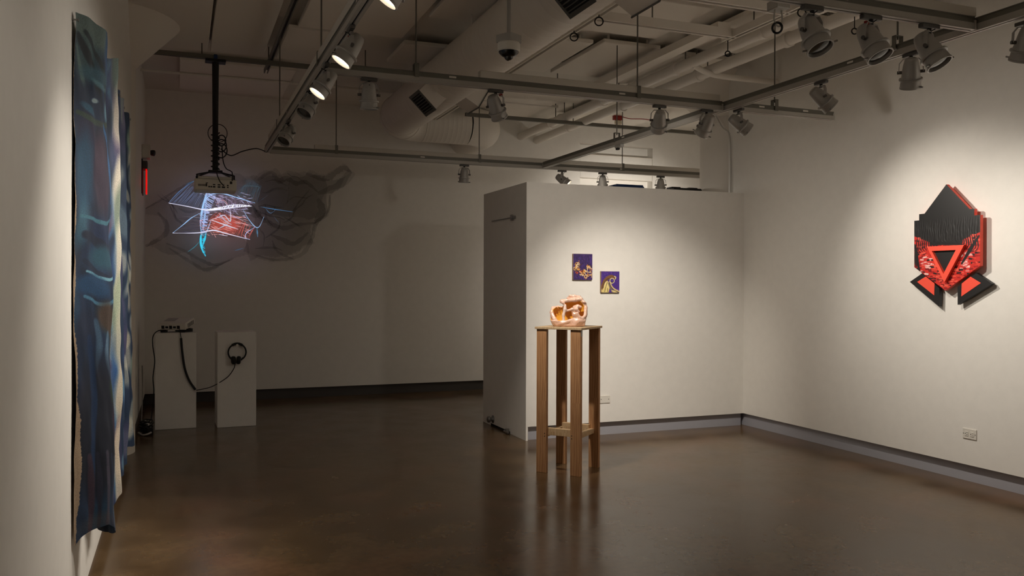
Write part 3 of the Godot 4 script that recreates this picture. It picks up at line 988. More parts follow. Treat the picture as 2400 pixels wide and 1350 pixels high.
# ---------------------------------------------------------------- two small paintings
func build_partition_things():
	var p := Paint.new(168, 208, rgb(58, 34, 96))
	var rnd := RandomNumberGenerator.new()
	rnd.seed = 5
	for i in 220:
		var x := rnd.randf_range(0, 168)
		var yy := rnd.randf_range(0, 208)
		var c: Color = [rgb(44, 24, 84), rgb(92, 52, 128), rgb(70, 44, 140), rgb(36, 22, 60)][rnd.randi() % 4]
		p.stroke([Vector2(x, yy), Vector2(x + rnd.randf_range(-4, 4), yy + rnd.randf_range(8, 22))], 2.2, c, 0.7)
	p.blob(78, 142, 30, 14, -0.2, rgb(226, 96, 30), 0.95, 0.3)
	p.blob(30, 150, 16, 12, 0.3, rgb(206, 74, 26), 0.9, 0.4)
	for i in 92:      # cream and ochre squiggles in two clumps
		var left := i < 38
		var c0 := Vector2(34 + rnd.randf_range(-20, 26), 108 + rnd.randf_range(-34, 34)) if left else Vector2(120 + rnd.randf_range(-46, 40), 146 + rnd.randf_range(-40, 40) - 0.0)
		if not left: c0.y -= (c0.x - 120) * 0.45
		var q := [c0]
		var t := rnd.randf_range(0, TAU)
		for k in 4:
			t += rnd.randf_range(-1.3, 1.3)
			q.append(q[k] + Vector2(cos(t), sin(t)) * 7.0)
		p.stroke(q, rnd.randf_range(2.2, 3.4), [rgb(236, 208, 164), rgb(222, 170, 92), rgb(206, 132, 50), rgb(60, 34, 30)][rnd.randi() % 4], 0.95)
	var p2 := Paint.new(168, 174, rgb(74, 44, 136))
	for i in 200:
		var x := rnd.randf_range(0, 168)
		var yy := rnd.randf_range(0, 174)
		var t := rnd.randf_range(0, TAU)
		p2.stroke([Vector2(x, yy), Vector2(x + cos(t) * 14, yy + sin(t) * 14)], 2.4, [rgb(60, 34, 118), rgb(104, 66, 158), rgb(48, 44, 124), rgb(88, 40, 120)][rnd.randi() % 4], 0.6)
	p2.stroke([Vector2(8, 170), Vector2(20, 110), Vector2(48, 62), Vector2(90, 42), Vector2(122, 52)], 20, rgb(122, 82, 46), 1.0, 0.2)
	p2.blob(50, 130, 30, 56, 0.1, rgb(232, 210, 140), 1.0, 0.15)
	p2.blob(36, 160, 40, 30, 0, rgb(226, 202, 128), 1.0, 0.2)
	p2.stroke([Vector2(80, 84), Vector2(92, 118), Vector2(120, 146), Vector2(166, 168)], 9, rgb(214, 190, 130), 1.0)
	p2.stroke([Vector2(70, 96), Vector2(84, 130), Vector2(104, 168)], 10, rgb(120, 104, 96), 0.9)
	p2.blob(122, 166, 34, 10, 0.3, rgb(222, 200, 134), 1.0, 0.3)
	p2.blob(100, 76, 25, 25, 0, rgb(226, 206, 160), 1.0, 0.12)
	p2.blob(100, 76, 18, 18, 0, rgb(46, 34, 64), 1.0, 0.15)
	p2.blob(100, 74, 14, 13, 0, rgb(84, 56, 150), 1.0, 0.2)
	p2.stroke([Vector2(122, 40), Vector2(134, 48), Vector2(130, 62)], 5, rgb(224, 206, 150), 1.0)
	for q in [[Vector2(30, 168), Vector2(44, 120), Vector2(56, 88)], [Vector2(62, 168), Vector2(60, 140)], [Vector2(10, 150), Vector2(22, 110), Vector2(44, 74), Vector2(70, 56)], [Vector2(76, 90), Vector2(88, 122), Vector2(118, 152), Vector2(166, 174)]]:
		p2.stroke(q, 2.4, rgb(40, 28, 30), 0.9)
	var g := noise(4, 0.2, 2)
	p.grain(g, 0.25)
	p2.grain(g, 0.25)
	var spots := [[Vector3(3.738, 1.70, -7.58), 0.213, 0.26, p, "upper small painting, purple with orange and cream squiggles"], [Vector3(4.047, 1.551, -7.58), 0.209, 0.216, p2, "lower small painting, purple with a cream spiral form"]]
	for q in spots:
		var o := thing("small_painting", q[4], "painting", q[0])
		var m := mk("painting_face", Color.WHITE, 0.5)
		m.albedo_texture = q[3].texture()
		m.heightmap_enabled = true
		m.heightmap_texture = m.albedo_texture
		m.heightmap_scale = 0.15
		var s := begin()
		cbox(s, Vector3(0, 0, 0.013), Vector3(q[1], q[2], 0.026), 0.002)
		put(s, "stretched_canvas", mk("painting_side", rgb(150, 126, 104), 0.8), o)
		s = begin()
		var h := Vector2(q[1] / 2.0 - 0.0015, q[2] / 2.0 - 0.0015)
		var c := [Vector3(-h.x, -h.y, 0.0265), Vector3(h.x, -h.y, 0.0265), Vector3(h.x, h.y, 0.0265), Vector3(-h.x, h.y, 0.0265)]
		var uv := [Vector2(0, 1), Vector2(1, 1), Vector2(1, 0), Vector2(0, 0)]
		for i in [0, 2, 1, 0, 3, 2]:
			s.set_uv(uv[i])
			s.add_vertex(c[i])
		put(s, "painted_face", m, o)

# ---------------------------------------------------------------- loose canvas on the left wall
func build_canvas():
	# plan of the cloth: x away from the wall, z along it; ridges stand out between the nails
	var plan := [Vector2(0.012, 0.0), Vector2(0.055, -0.06), Vector2(0.112, -0.13), Vector2(0.128, -0.185), Vector2(0.095, -0.26), Vector2(0.035, -0.36), Vector2(0.018, -0.43), Vector2(0.05, -0.56), Vector2(0.116, -0.68), Vector2(0.130, -0.73), Vector2(0.08, -0.83), Vector2(0.02, -0.97), Vector2(0.05, -1.16), Vector2(0.104, -1.33), Vector2(0.06, -1.43), Vector2(0.03, -1.5), Vector2(0.07, -1.59), Vector2(0.112, -1.66), Vector2(0.06, -1.76), Vector2(0.02, -1.86), Vector2(0.055, -1.99), Vector2(0.112, -2.09), Vector2(0.095, -2.13)]
	var cv := Curve2D.new()
	cv.bake_interval = 0.012
	for i in plan.size():
		var t: Vector2 = (plan[mini(i + 1, plan.size() - 1)] - plan[maxi(i - 1, 0)]) / 6.0
		cv.add_point(plan[i], -t, t)
	var line := cv.get_baked_points()
	var W := 1400
	var H := 1000
	var at := []
	for q in plan:
		at.append(cv.get_closest_offset(q) / cv.get_baked_length() * W)
	var p := Paint.new(W, H, rgb(24, 46, 74))
	var rnd := RandomNumberGenerator.new()
	rnd.seed = 19
	# loose underpainting in upright passages: deep blue, mauve, blue and pale, violet, cream
	for i in 420:
		var x := rnd.randf_range(0, W)
		var y := rnd.randf_range(0, H)
		var c: Color
		if x < at[5]: c = [rgb(16, 38, 70), rgb(28, 70, 98), rgb(12, 26, 46), rgb(50, 38, 64), rgb(22, 56, 92)][rnd.randi() % 5]
		elif x < at[10]: c = [rgb(110, 70, 88), rgb(70, 120, 170), rgb(170, 190, 200), rgb(50, 60, 104), rgb(90, 150, 180)][rnd.randi() % 5]
		elif x < at[15]: c = [rgb(30, 60, 104), rgb(66, 110, 150), rgb(60, 54, 92), rgb(120, 160, 180)][rnd.randi() % 4]
		elif x < at[18]: c = [rgb(84, 76, 112), rgb(200, 196, 180), rgb(110, 130, 140), rgb(180, 176, 160)][rnd.randi() % 4]
		else: c = [rgb(226, 216, 194), rgb(196, 190, 168), rgb(150, 166, 140), rgb(214, 200, 176)][rnd.randi() % 4]
		p.blob(x, y, rnd.randf_range(10, 34), rnd.randf_range(24, 90), rnd.randf_range(-0.6, 0.6), c, 0.6, 0.4)
	# first passage (a narrow upright of forms); k scales across it
	var k: float = at[3] / 100.0
	var B := func(x: float, y: float, rx: float, ry: float, rot: float, c: Color, a: float, soft := 0.35):
		p.blob(x * k, y, rx * k, ry, rot, c, a, soft)
	var S := func(l: Array, wd: float, c: Color, a: float):
		p.stroke(l.map(func(q): return Vector2(q[0] * k, q[1])), wd * k, c, a, 0.3)
	B.call(40, 12, 70, 60, 0.1, rgb(104, 122, 114), 0.9, 0.5)
	B.call(90, 70, 26, 110, 0.05, rgb(28, 74, 122), 0.95, 0.5)
	B.call(30, 80, 34, 60, 0.3, rgb(70, 98, 98), 0.8, 0.6)
	S.call([[12, 40], [40, 90], [72, 160]], 9, rgb(24, 36, 44), 0.85)  # two dark streaks of a diagonal cloth fold, their shade painted in
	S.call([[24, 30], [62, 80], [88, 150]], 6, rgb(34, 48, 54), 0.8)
	S.call([[8, 60], [22, 120], [40, 170]], 6, rgb(92, 118, 116), 0.7)
	B.call(54, 104, 50, 22, -0.1, rgb(58, 100, 118), 0.85, 0.5)
	B.call(64, 118, 30, 8, 0.1, rgb(100, 146, 160), 0.7, 0.6)
	B.call(44, 158, 44, 40, 0.1, rgb(18, 40, 70), 0.9, 0.4)
	B.call(50, 154, 13, 6, -0.3, rgb(160, 180, 184), 0.9, 0.4)
	B.call(34, 176, 22, 10, 0.3, rgb(44, 92, 118), 0.9, 0.4)
	B.call(92, 160, 14, 30, 0.0, rgb(110, 156, 176), 0.9, 0.5)
	S.call([[10, 186], [46, 196], [100, 182]], 6, rgb(52, 70, 62), 0.9)
	B.call(66, 290, 34, 110, 0.06, rgb(54, 42, 62), 0.95, 0.4)
	B.call(60, 260, 16, 60, 0.1, rgb(76, 58, 76), 0.6, 0.6)
	S.call([[76, 190], [94, 250], [98, 340]], 5, rgb(46, 96, 146), 0.9)
	B.call(22, 300, 20, 110, 0.04, rgb(34, 78, 106), 0.85, 0.5)
	B.call(16, 400, 18, 60, 0.2, rgb(64, 112, 132), 0.7, 0.6)
	B.call(60, 410, 40, 36, 0.3, rgb(20, 40, 74), 0.9, 0.5)
	S.call([[14, 384], [60, 392], [100, 372]], 4, rgb(60, 110, 128), 0.8)
	S.call([[20, 420], [70, 440], [104, 424]], 10, rgb(16, 30, 54), 0.9)
	B.call(66, 460, 46, 30, -0.2, rgb(34, 82, 100), 0.85, 0.5)
	S.call([[20, 470], [60, 500], [102, 486]], 6, rgb(18, 36, 62), 0.9)
	S.call([[26, 492], [64, 504], [98, 482]], 3, rgb(118, 170, 188), 0.8)
	B.call(40, 520, 40, 26, 0.2, rgb(22, 66, 104), 0.95, 0.4)
	S.call([[24, 540], [60, 556], [104, 524]], 4, rgb(70, 120, 150), 0.8)
	B.call(74, 580, 34, 40, 0.2, rgb(78, 60, 48), 0.9, 0.4)
	B.call(26, 600, 26, 44, 0.0, rgb(26, 40, 66), 0.9, 0.4)
	S.call([[44, 590], [50, 640], [42, 690]], 9, rgb(62, 90, 116), 0.8)
	S.call([[70, 610], [66, 660], [74, 700]], 7, rgb(84, 112, 136), 0.7)
	B.call(94, 640, 14, 80, 0.0, rgb(88, 74, 60), 0.8, 0.5)
	B.call(50, 800, 70, 160, 0.0, rgb(12, 20, 38), 0.95, 0.4)
	S.call([[30, 620], [40, 760], [34, 900]], 7, rgb(20, 48, 84), 0.7)
	B.call(84, 720, 18, 34, 0.0, rgb(38, 58, 44), 0.9, 0.5)
	B.call(90, 780, 14, 40, 0.0, rgb(66, 44, 62), 0.8, 0.6)
	for q in [[30, rgb(60, 44, 60)], [46, rgb(36, 40, 60)], [62, rgb(70, 66, 82)], [78, rgb(26, 40, 64)], [92, rgb(84, 96, 110)]]:
		S.call([[q[0], 850], [q[0] + 3, 930], [q[0] - 2, 1000]], 6, q[1], 0.7)
	B.call(50, 985, 60, 22, 0.0, rgb(96, 84, 86), 0.5, 0.7)
	# second ridge: mauve above, pale swimmers and blue below, bare cloth at the hem
	var x0: float = at[8] - 6.0
	B = func(x: float, y: float, rx: float, ry: float, rot: float, c: Color, a: float, soft := 0.35):
		p.blob(x0 + x, y, rx, ry, rot, c, a, soft)
	B.call(10, 60, 40, 90, 0, rgb(150, 118, 122), 0.9)
	B.call(20, 200, 34, 110, 0, rgb(110, 76, 98), 0.85)
	B.call(8, 250, 12, 90, 0.1, rgb(196, 176, 176), 0.7)
	B.call(-4, 330, 9, 110, 0, rgb(60, 116, 176), 0.95)
	B.call(24, 330, 16, 50, 0.2, rgb(206, 206, 176), 0.9)
	B.call(22, 420, 18, 40, -0.2, rgb(34, 74, 140), 0.95)
	B.call(6, 460, 10, 60, 0.2, rgb(190, 214, 222), 0.95)
	B.call(26, 500, 13, 24, 0, rgb(196, 190, 120), 0.95)
	B.call(10, 540, 12, 40, 0.3, rgb(60, 130, 170), 0.9)
	B.call(24, 560, 10, 30, 0.2, rgb(214, 176, 170), 0.8)
	B.call(14, 620, 16, 44, -0.3, rgb(200, 216, 218), 0.9)
	B.call(26, 650, 12, 40, 0.1, rgb(30, 84, 140), 0.95)
	B.call(12, 730, 14, 60, 0.0, rgb(140, 180, 196), 0.9)
	B.call(26, 760, 12, 70, 0.05, rgb(40, 96, 148), 0.9)
	B.call(8, 830, 12, 50, 0.2, rgb(190, 192, 190), 0.9)
	B.call(24, 880, 12, 70, 0.2, rgb(50, 108, 156), 0.95)
	B.call(8, 960, 30, 60, 0.0, rgb(196, 188, 176), 0.9)
	B.call(22, 960, 5, 60, 0.3, rgb(50, 120, 160), 0.95)
	# third to fifth ridges
	x0 = at[12] + 40.0
	for q in [[60, rgb(52, 58, 92)], [200, rgb(70, 80, 120)], [340, rgb(120, 150, 180)], [450, rgb(40, 90, 150)], [560, rgb(150, 170, 150)], [680, rgb(40, 84, 140)], [800, rgb(60, 110, 160)], [930, rgb(44, 90, 130)]]:
		B.call(10, q[0], 50, 80, 0.1, q[1], 0.85)
	x0 = at[16]
	for q in [[50, rgb(70, 66, 100)], [160, rgb(104, 92, 124)], [280, rgb(196, 186, 172)], [400, rgb(120, 150, 160)], [520, rgb(206, 200, 180)], [660, rgb(60, 96, 140)], [780, rgb(90, 130, 160)], [870, rgb(120, 90, 96)], [960, rgb(206, 192, 172)]]:
		B.call(20, q[0], 40, 80, 0.1, q[1], 0.9)
	x0 = at[20]
	for q in [[30, rgb(110, 130, 118)], [130, rgb(228, 218, 200)], [300, rgb(234, 224, 206)], [360, rgb(120, 136, 120)], [440, rgb(222, 212, 190)], [560, rgb(160, 172, 146)], [640, rgb(190, 186, 164)], [760, rgb(208, 192, 166)], [900, rgb(222, 206, 182)]]:
		B.call(30, q[0], 60, 90, 0.0, q[1], 0.9)
	# bare, frayed selvedge at the free edge
	var fr := noise(71, 0.05, 3)
	var keys := [[0.0, 2.0], [0.3, 3.0], [0.38, 8.0], [0.43, 2.0], [0.51, 13.0], [0.57, 4.0], [0.64, 10.0], [0.72, 4.0], [0.78, 16.0], [0.85, 27.0], [0.92, 22.0], [0.97, 12.0], [1.0, 6.0]]
	for y in H:
		var f := float(y) / H
		var edge := 2.0
		for i in keys.size() - 1:
			if f >= keys[i][0] and f <= keys[i + 1][0]:
				edge = lerpf(keys[i][1], keys[i + 1][1], smoothstep(0.0, 1.0, (f - keys[i][0]) / (keys[i + 1][0] - keys[i][0])))
		edge = edge * 0.6 + 1.6 * fr.get_noise_1d(y * 3.0)
		for x in int(edge * k):
			p.mixpx(y * W + x, rgb(176, 150, 122), 0.95)
	p.grain(noise(8, 0.35, 2), 0.22)
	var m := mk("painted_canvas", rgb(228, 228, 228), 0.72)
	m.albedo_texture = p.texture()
	m.cull_mode = BaseMaterial3D.CULL_DISABLED
	m.texture_repeat = false
	var o := thing("hanging_canvas", "tall unstretched blue abstract canvas hanging in loose folds on the wall", "painting", Vector3(WALL_L, 0, -3.77))
	var nU := line.size()
	var nV := 90
	var wob := noise(31, 1.0, 3)
	var grid := []
	for j in nV + 1:
		var v := float(j) / nV
		var row := []
		for i in nU:
			var u := float(i) / (nU - 1)
			var q: Vector2 = line[i]
			var top := 2.60 + 0.01 * sin(u * 60.0) - 0.012 * absf(sin(u * 18.0))
			var bot := 0.475 + 0.035 * wob.get_noise_2d(u * 9.0, 3.0) + 0.02 * sin(u * 40.0)
			var amp := 0.9 + 0.22 * v + 0.1 * wob.get_noise_2d(u * 3.0, v * 3.0)
			var xx := q.x * amp + 0.012 * wob.get_noise_2d(u * 22.0 + 5.0, v * 4.0)
			if u < 0.03:
				xx += 0.012 * maxf(0.0, v - 0.3) * sin(v * 19.0)
			var zz := q.y + 0.02 * wob.get_noise_2d(u * 5.0, v * 2.5 + 9.0) * (0.3 + v)
			row.append([Vector3(maxf(xx, 0.006), lerpf(top, bot, v), zz), Vector2(u, v)])
		grid.append(row)
	var s := begin(true)
	for j in nV:
		for i in nU - 1:
			for e in [[j, i], [j, i + 1], [j + 1, i + 1], [j, i], [j + 1, i + 1], [j + 1, i]]:
				var g: Array = grid[e[0]][e[1]]
				s.set_uv(g[1])
				s.add_vertex(g[0])
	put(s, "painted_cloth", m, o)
	for u in [0.0, 0.19, 0.4, 0.6, 0.79, 0.99]:
		var i := int(u * (nU - 1))
		var c: Vector3 = grid[0][i][0]
		s = begin(true)
		lathe(s, [Vector2(0, 0.0), Vector2(0.003, 0.0), Vector2(0.003, c.x + 0.008), Vector2(0.009, c.x + 0.009), Vector2(0.008, c.x + 0.012), Vector2(0, c.x + 0.013)], Transform3D(aim_basis(Vector3.RIGHT), Vector3(0, c.y - 0.03, c.z)), 10)
		put(s, "nail", M.steel, o)

# ---------------------------------------------------------------- red and black relief
func build_relief():
	var o := thing("wall_relief", "black and red geometric relief with a triangle and two diamond wings", "wall relief", Vector3(WALL_R, 1.90, -4.925))
	# local u runs toward the viewer's right (world +z), v up, w out of the wall (world -x)
	var xf := Transform3D(Basis(Vector3(0, 0, 1), Vector3.UP, Vector3(-1, 0, 0)), Vector3.ZERO)
	var sh := func(l: Array) -> Array:
		return l.map(func(q): return Vector2(q.x + 4.925, q.y - 1.90))
	var main: Array = sh.call([Vector2(-4.9234, 2.3219), Vector2(-5.1309, 2.1068), Vector2(-5.1842, 2.1068), Vector2(-5.1842, 2.0565), Vector2(-5.2326, 2.0565), Vector2(-5.2301, 1.675), Vector2(-4.9270, 1.486), Vector2(-4.6186, 1.675), Vector2(-4.6200, 2.0588), Vector2(-4.6709, 2.0588), Vector2(-4.6709, 2.1083), Vector2(-4.7115, 2.1100)])
	var s := begin()
	prism(s, main, 0.045, 0.0745, xf)
	put(s, "red_body", M.art_red, o)
	# painted face: black above, red and pink strokes below
	var W := 420
	var H := 560
	var p := Paint.new(W, H, rgb(24, 23, 24))
	var rnd := RandomNumberGenerator.new()
	rnd.seed = 42
	var toP := func(z: float, y: float) -> Vector2:
		return Vector2((z + 5.2326) / (5.2326 - 4.6186) * W, (2.3219 - y) / (2.3219 - 1.486) * H)
	var redp := PackedVector2Array()
	for q in [[-5.2317, 1.9295], [-5.082, 1.8741], [-5.0818, 1.8438], [-4.7715, 1.8392], [-4.7718, 1.8806], [-4.6202, 1.93], [-4.6186, 1.6707], [-4.931, 1.486], [-5.2301, 1.6779]]:
		redp.append(toP.call(q[0], q[1]))
	for y in range(240, H):
		for x in W:
			if Geometry2D.is_point_in_polygon(Vector2(x, y), redp):
				p.mixpx(y * W + x, rgb(206, 44, 36), 1.0)
	var cx := W * 0.5
	for i in 760:
		var x := rnd.randf_range(4, W - 4)
		var y := rnd.randf_range(270, H - 6)
		if not Geometry2D.is_point_in_polygon(Vector2(x, y), redp): continue
		var dx := absf(x - cx)
		var c: Color = [rgb(170, 26, 26), rgb(222, 60, 46), rgb(120, 18, 20), rgb(236, 92, 74)][rnd.randi() % 4]
		var pinkness := clampf(1.0 - Vector2((dx - 125.0) / 55.0, (y - 415.0) / 70.0).length(), 0.0, 1.0)
		if rnd.randf() < pinkness * 1.3: c = [rgb(240, 170, 166), rgb(248, 204, 198), rgb(226, 120, 116)][rnd.randi() % 3]
		elif rnd.randf() < 0.12: c = rgb(30, 22, 24)
		var a := rnd.randf_range(-0.25, 0.25)
		var l := rnd.randf_range(4, 11)
		p.stroke([Vector2(x - l * cos(a), y - l * sin(a)), Vector2(x + l * cos(a), y + l * sin(a))], rnd.randf_range(3.0, 5.5), c, 0.95, 0.0, false, 0.25)
	for i in 10:       # black claw strokes reaching down into the red
		for sd in [-1.0, 1.0]:
			var x0: float = cx + sd * (60.0 + 14.0 * i)
			p.stroke([Vector2(x0, 268), Vector2(x0 + sd * 12, 300 + i * 4), Vector2(x0 + sd * -6, 330 + i * 3)], 4.5, rgb(24, 22, 24), 0.95, 0.6)
	p.stroke([Vector2(W - 8, 282), Vector2(W - 60, 350), Vector2(W - 110, 420)], 13, rgb(26, 24, 26), 0.95, 0.5)
	p.stroke([Vector2(4, 310), Vector2(18, 380), Vector2(40, 470)], 12, rgb(26, 24, 26), 0.9, 0.5)
	p.blob(14, 520 - 140, 16, 60, 0.0, rgb(26, 24, 26), 0.9, 0.3)
	var m := mk("relief_face", Color.WHITE, 0.42)
	m.albedo_texture = p.texture()
	# ribbed black paste: height only
	var hi := Image.create_empty(W, H, false, Image.FORMAT_RGBA8)
	var hn := noise(12, 0.02, 3)
	for y in H:
		for x in W:
			var k := 0.5
			if y > 170 and y < 300: k += 0.5 * sin(x * 0.42 + 5.0 * hn.get_noise_2d(x, y * 0.4)) * clampf((y - 170) / 50.0, 0, 1)
			elif y >= 300: k += 0.4 * hn.get_noise_2d(x * 5.0, y * 5.0)
			hi.set_pixel(x, y, Color(k, k, k))
	m.heightmap_enabled = true
	m.heightmap_texture = ImageTexture.create_from_image(hi)
	m.heightmap_scale = 0.12
	s = begin()
	var pk := PackedVector2Array(main)
	var tri := Geometry2D.triangulate_polygon(pk)
	for i in range(0, tri.size(), 3):
		var q := [pk[tri[i]], pk[tri[i + 1]], pk[tri[i + 2]]]
		if (q[1] - q[0]).cross(q[2] - q[0]) > 0: q = [q[0], q[2], q[1]]
		for e in q:
			var t: Vector2 = toP.call(e.x - 4.925, e.y + 1.90)
			s.set_uv(Vector2(t.x / W, t.y / H))
			s.add_vertex(xf * Vector3(e.x, e.y, 0.0755))
	put(s, "painted_face", m, o)
	# red triangle frame standing proud, black triangle inside
	var ot: Array = sh.call([Vector2(-5.0807, 1.8366), Vector2(-4.9121, 1.5494), Vector2(-4.7346, 1.8366)])
	var it: Array = sh.call([Vector2(-5.0316, 1.8006), Vector2(-4.9205, 1.617), Vector2(-4.8083, 1.8006)])
	s = begin()
	for k in 3:
		var a: Vector2 = ot[k]
		var b: Vector2 = ot[(k + 1) % 3]
		var c: Vector2 = it[(k + 1) % 3]
		var d: Vector2 = it[k]
		prism(s, [a, b, c, d], 0.075, 0.105, xf)
	put(s, "triangle_frame", M.art_red, o)
	s = begin()
	prism(s, it, 0.076, 0.082, xf)
	put(s, "triangle_centre", M.art_black, o)
	for w in [[[Vector2(-5.2974, 1.5545), Vector2(-5.0056, 1.3569), Vector2(-5.0045, 1.5026), Vector2(-5.1727, 1.6245)], [Vector2(-5.2207, 1.5544), Vector2(-5.0525, 1.4463), Vector2(-5.049, 1.5412), Vector2(-5.1352, 1.5979)]], [[Vector2(-4.8349, 1.516), Vector2(-4.834, 1.3754), Vector2(-4.5362, 1.5395), Vector2(-4.6736, 1.6229)], [Vector2(-4.7962, 1.5411), Vector2(-4.7995, 1.4412), Vector2(-4.6287, 1.5452), Vector2(-4.7203, 1.5946)]]]:
		s = begin()
		prism(s, sh.call(w[0]), 0.02, 0.052, xf)
		var wing := put(s, "diamond_wing", M.art_black, o)
		s = begin()
		prism(s, sh.call(w[1]), 0.052, 0.054, xf)
		put(s, "red_inset", M.art_red, wing)
	s = begin()
	slab(s, Vector3(-0.045, -0.1, -0.2), Vector3(0, 0.1, 0.2))
	slab(s, Vector3(-0.021, -0.42, -0.14), Vector3(0, -0.34, -0.1))
	slab(s, Vector3(-0.021, -0.42, 0.13), Vector3(0, -0.34, 0.17))
	put(s, "wall_cleat", M.plywood_edge, o)

# ---------------------------------------------------------------- stand and ceramic
func build_stand_and_sculpture():
	var Hh := 1.18
	var A := Vector3(2.70, 0, -6.295)
	var Bp := Vector3(2.952, 0, -6.0)
	var e1 := (Bp - A).normalized()
	var e2 := Vector3(-e1.z, 0, e1.x)        # toward the far side
	if e2.z > 0: e2 = -e2
	var L1 := (Bp - A).length()
	var L2 := 0.415
	var ctr := A + e1 * (L1 / 2) + e2 * (L2 / 2)
	var o := thing("wooden_stand", "tall narrow stand of raw lumber legs with a plywood top", "stand", ctr)
	var b := Basis(e1, Vector3.UP, e1.cross(Vector3.UP))
	var inw := b.z.dot(e2)
	var lw := 0.088
	var lt := 0.037
	for iu in [-1.0, 1.0]:
		for iv in [-1.0, 1.0]:
			var s := begin()
			var c: Vector3 = e1 * (iu * (L1 / 2 - lw / 2)) + e2 * (iv * (L2 / 2 - lt / 2))
			cbox(s, Vector3.ZERO, Vector3(lw, Hh - 0.018, lt), 0.002, Basis())
			var lg := put(s, "leg", M.lumber, o, c + Vector3(0, (Hh - 0.018) / 2, 0))
			lg.basis = b
			if iv < 0:
				s = begin(true)
				for yy in [-0.285, -0.262]:
					lathe(s, [Vector2(0, 0), Vector2(0.0045, 0), Vector2(0.0045, 0.0008), Vector2(0, 0.001)], Transform3D(aim_basis(Vector3(0, 0, 1.0 if inw < 0 else -1.0)), Vector3(-0.03 * iu, yy, (lt / 2) * (1.0 if inw < 0 else -1.0))), 8)
				put(s, "screw_hole", M.black, lg)
	for r in [[-1.0, 0.0, 0.33], [1.0, 0.0, 0.33]]:
		var s := begin()
		cbox(s, Vector3.ZERO, Vector3(L1 - 2 * lw + 0.03, 0.058, 0.036), 0.002)
		var st := put(s, "stretcher", M.lumber_pale, o, e2 * (r[0] * (L2 / 2 - lt - 0.019)) + Vector3(0, r[2], 0))
		st.basis = b
	for r in [-1.0, 1.0]:
		var s := begin()
		cbox(s, Vector3.ZERO, Vector3(L2 - 2 * lt - 0.002, 0.04, 0.036), 0.002)
		var st := put(s, "stretcher", M.lumber_pale, o, e1 * (r * (L1 / 2 - lw - 0.02 + 0.05)) + Vector3(0, 0.305, 0))
		st.basis = Basis(e2, Vector3.UP, e2.cross(Vector3.UP))
	var s2 := begin()
	cbox(s2, Vector3.ZERO, Vector3(L1 + 0.024, 0.018, L2 + 0.024), 0.0015)
	var tp := put(s2, "plywood_top", M.plywood, o, Vector3(0, Hh - 0.009, 0))
	tp.basis = b
	s2 = begin()
	cbox(s2, Vector3.ZERO, Vector3(0.002, 0.05, 0.03), 0.0005)
	var br := put(s2, "corner_bracket", M.steel, o, e1 * (L1 / 2 + 0.001) + e2 * (-L2 / 2 + lt / 2) + Vector3(0, Hh - 0.045, 0))
	br.basis = b
	sculpture(Vector3(ctr.x - 0.015, Hh, ctr.z + 0.02))

var caps := []
func cap(ax: float, ay: float, az: float, bx: float, by: float, bz: float, r0: float, r1: float, c := 0):
	caps.append([Vector3(ax, ay, az), Vector3(bx, by, bz), r0, r1, c])

func chain(pts: Array, rr: Array, c := 0):
	for i in pts.size() - 1:
		caps.append([pts[i], pts[i + 1], rr[i], rr[i + 1], c])

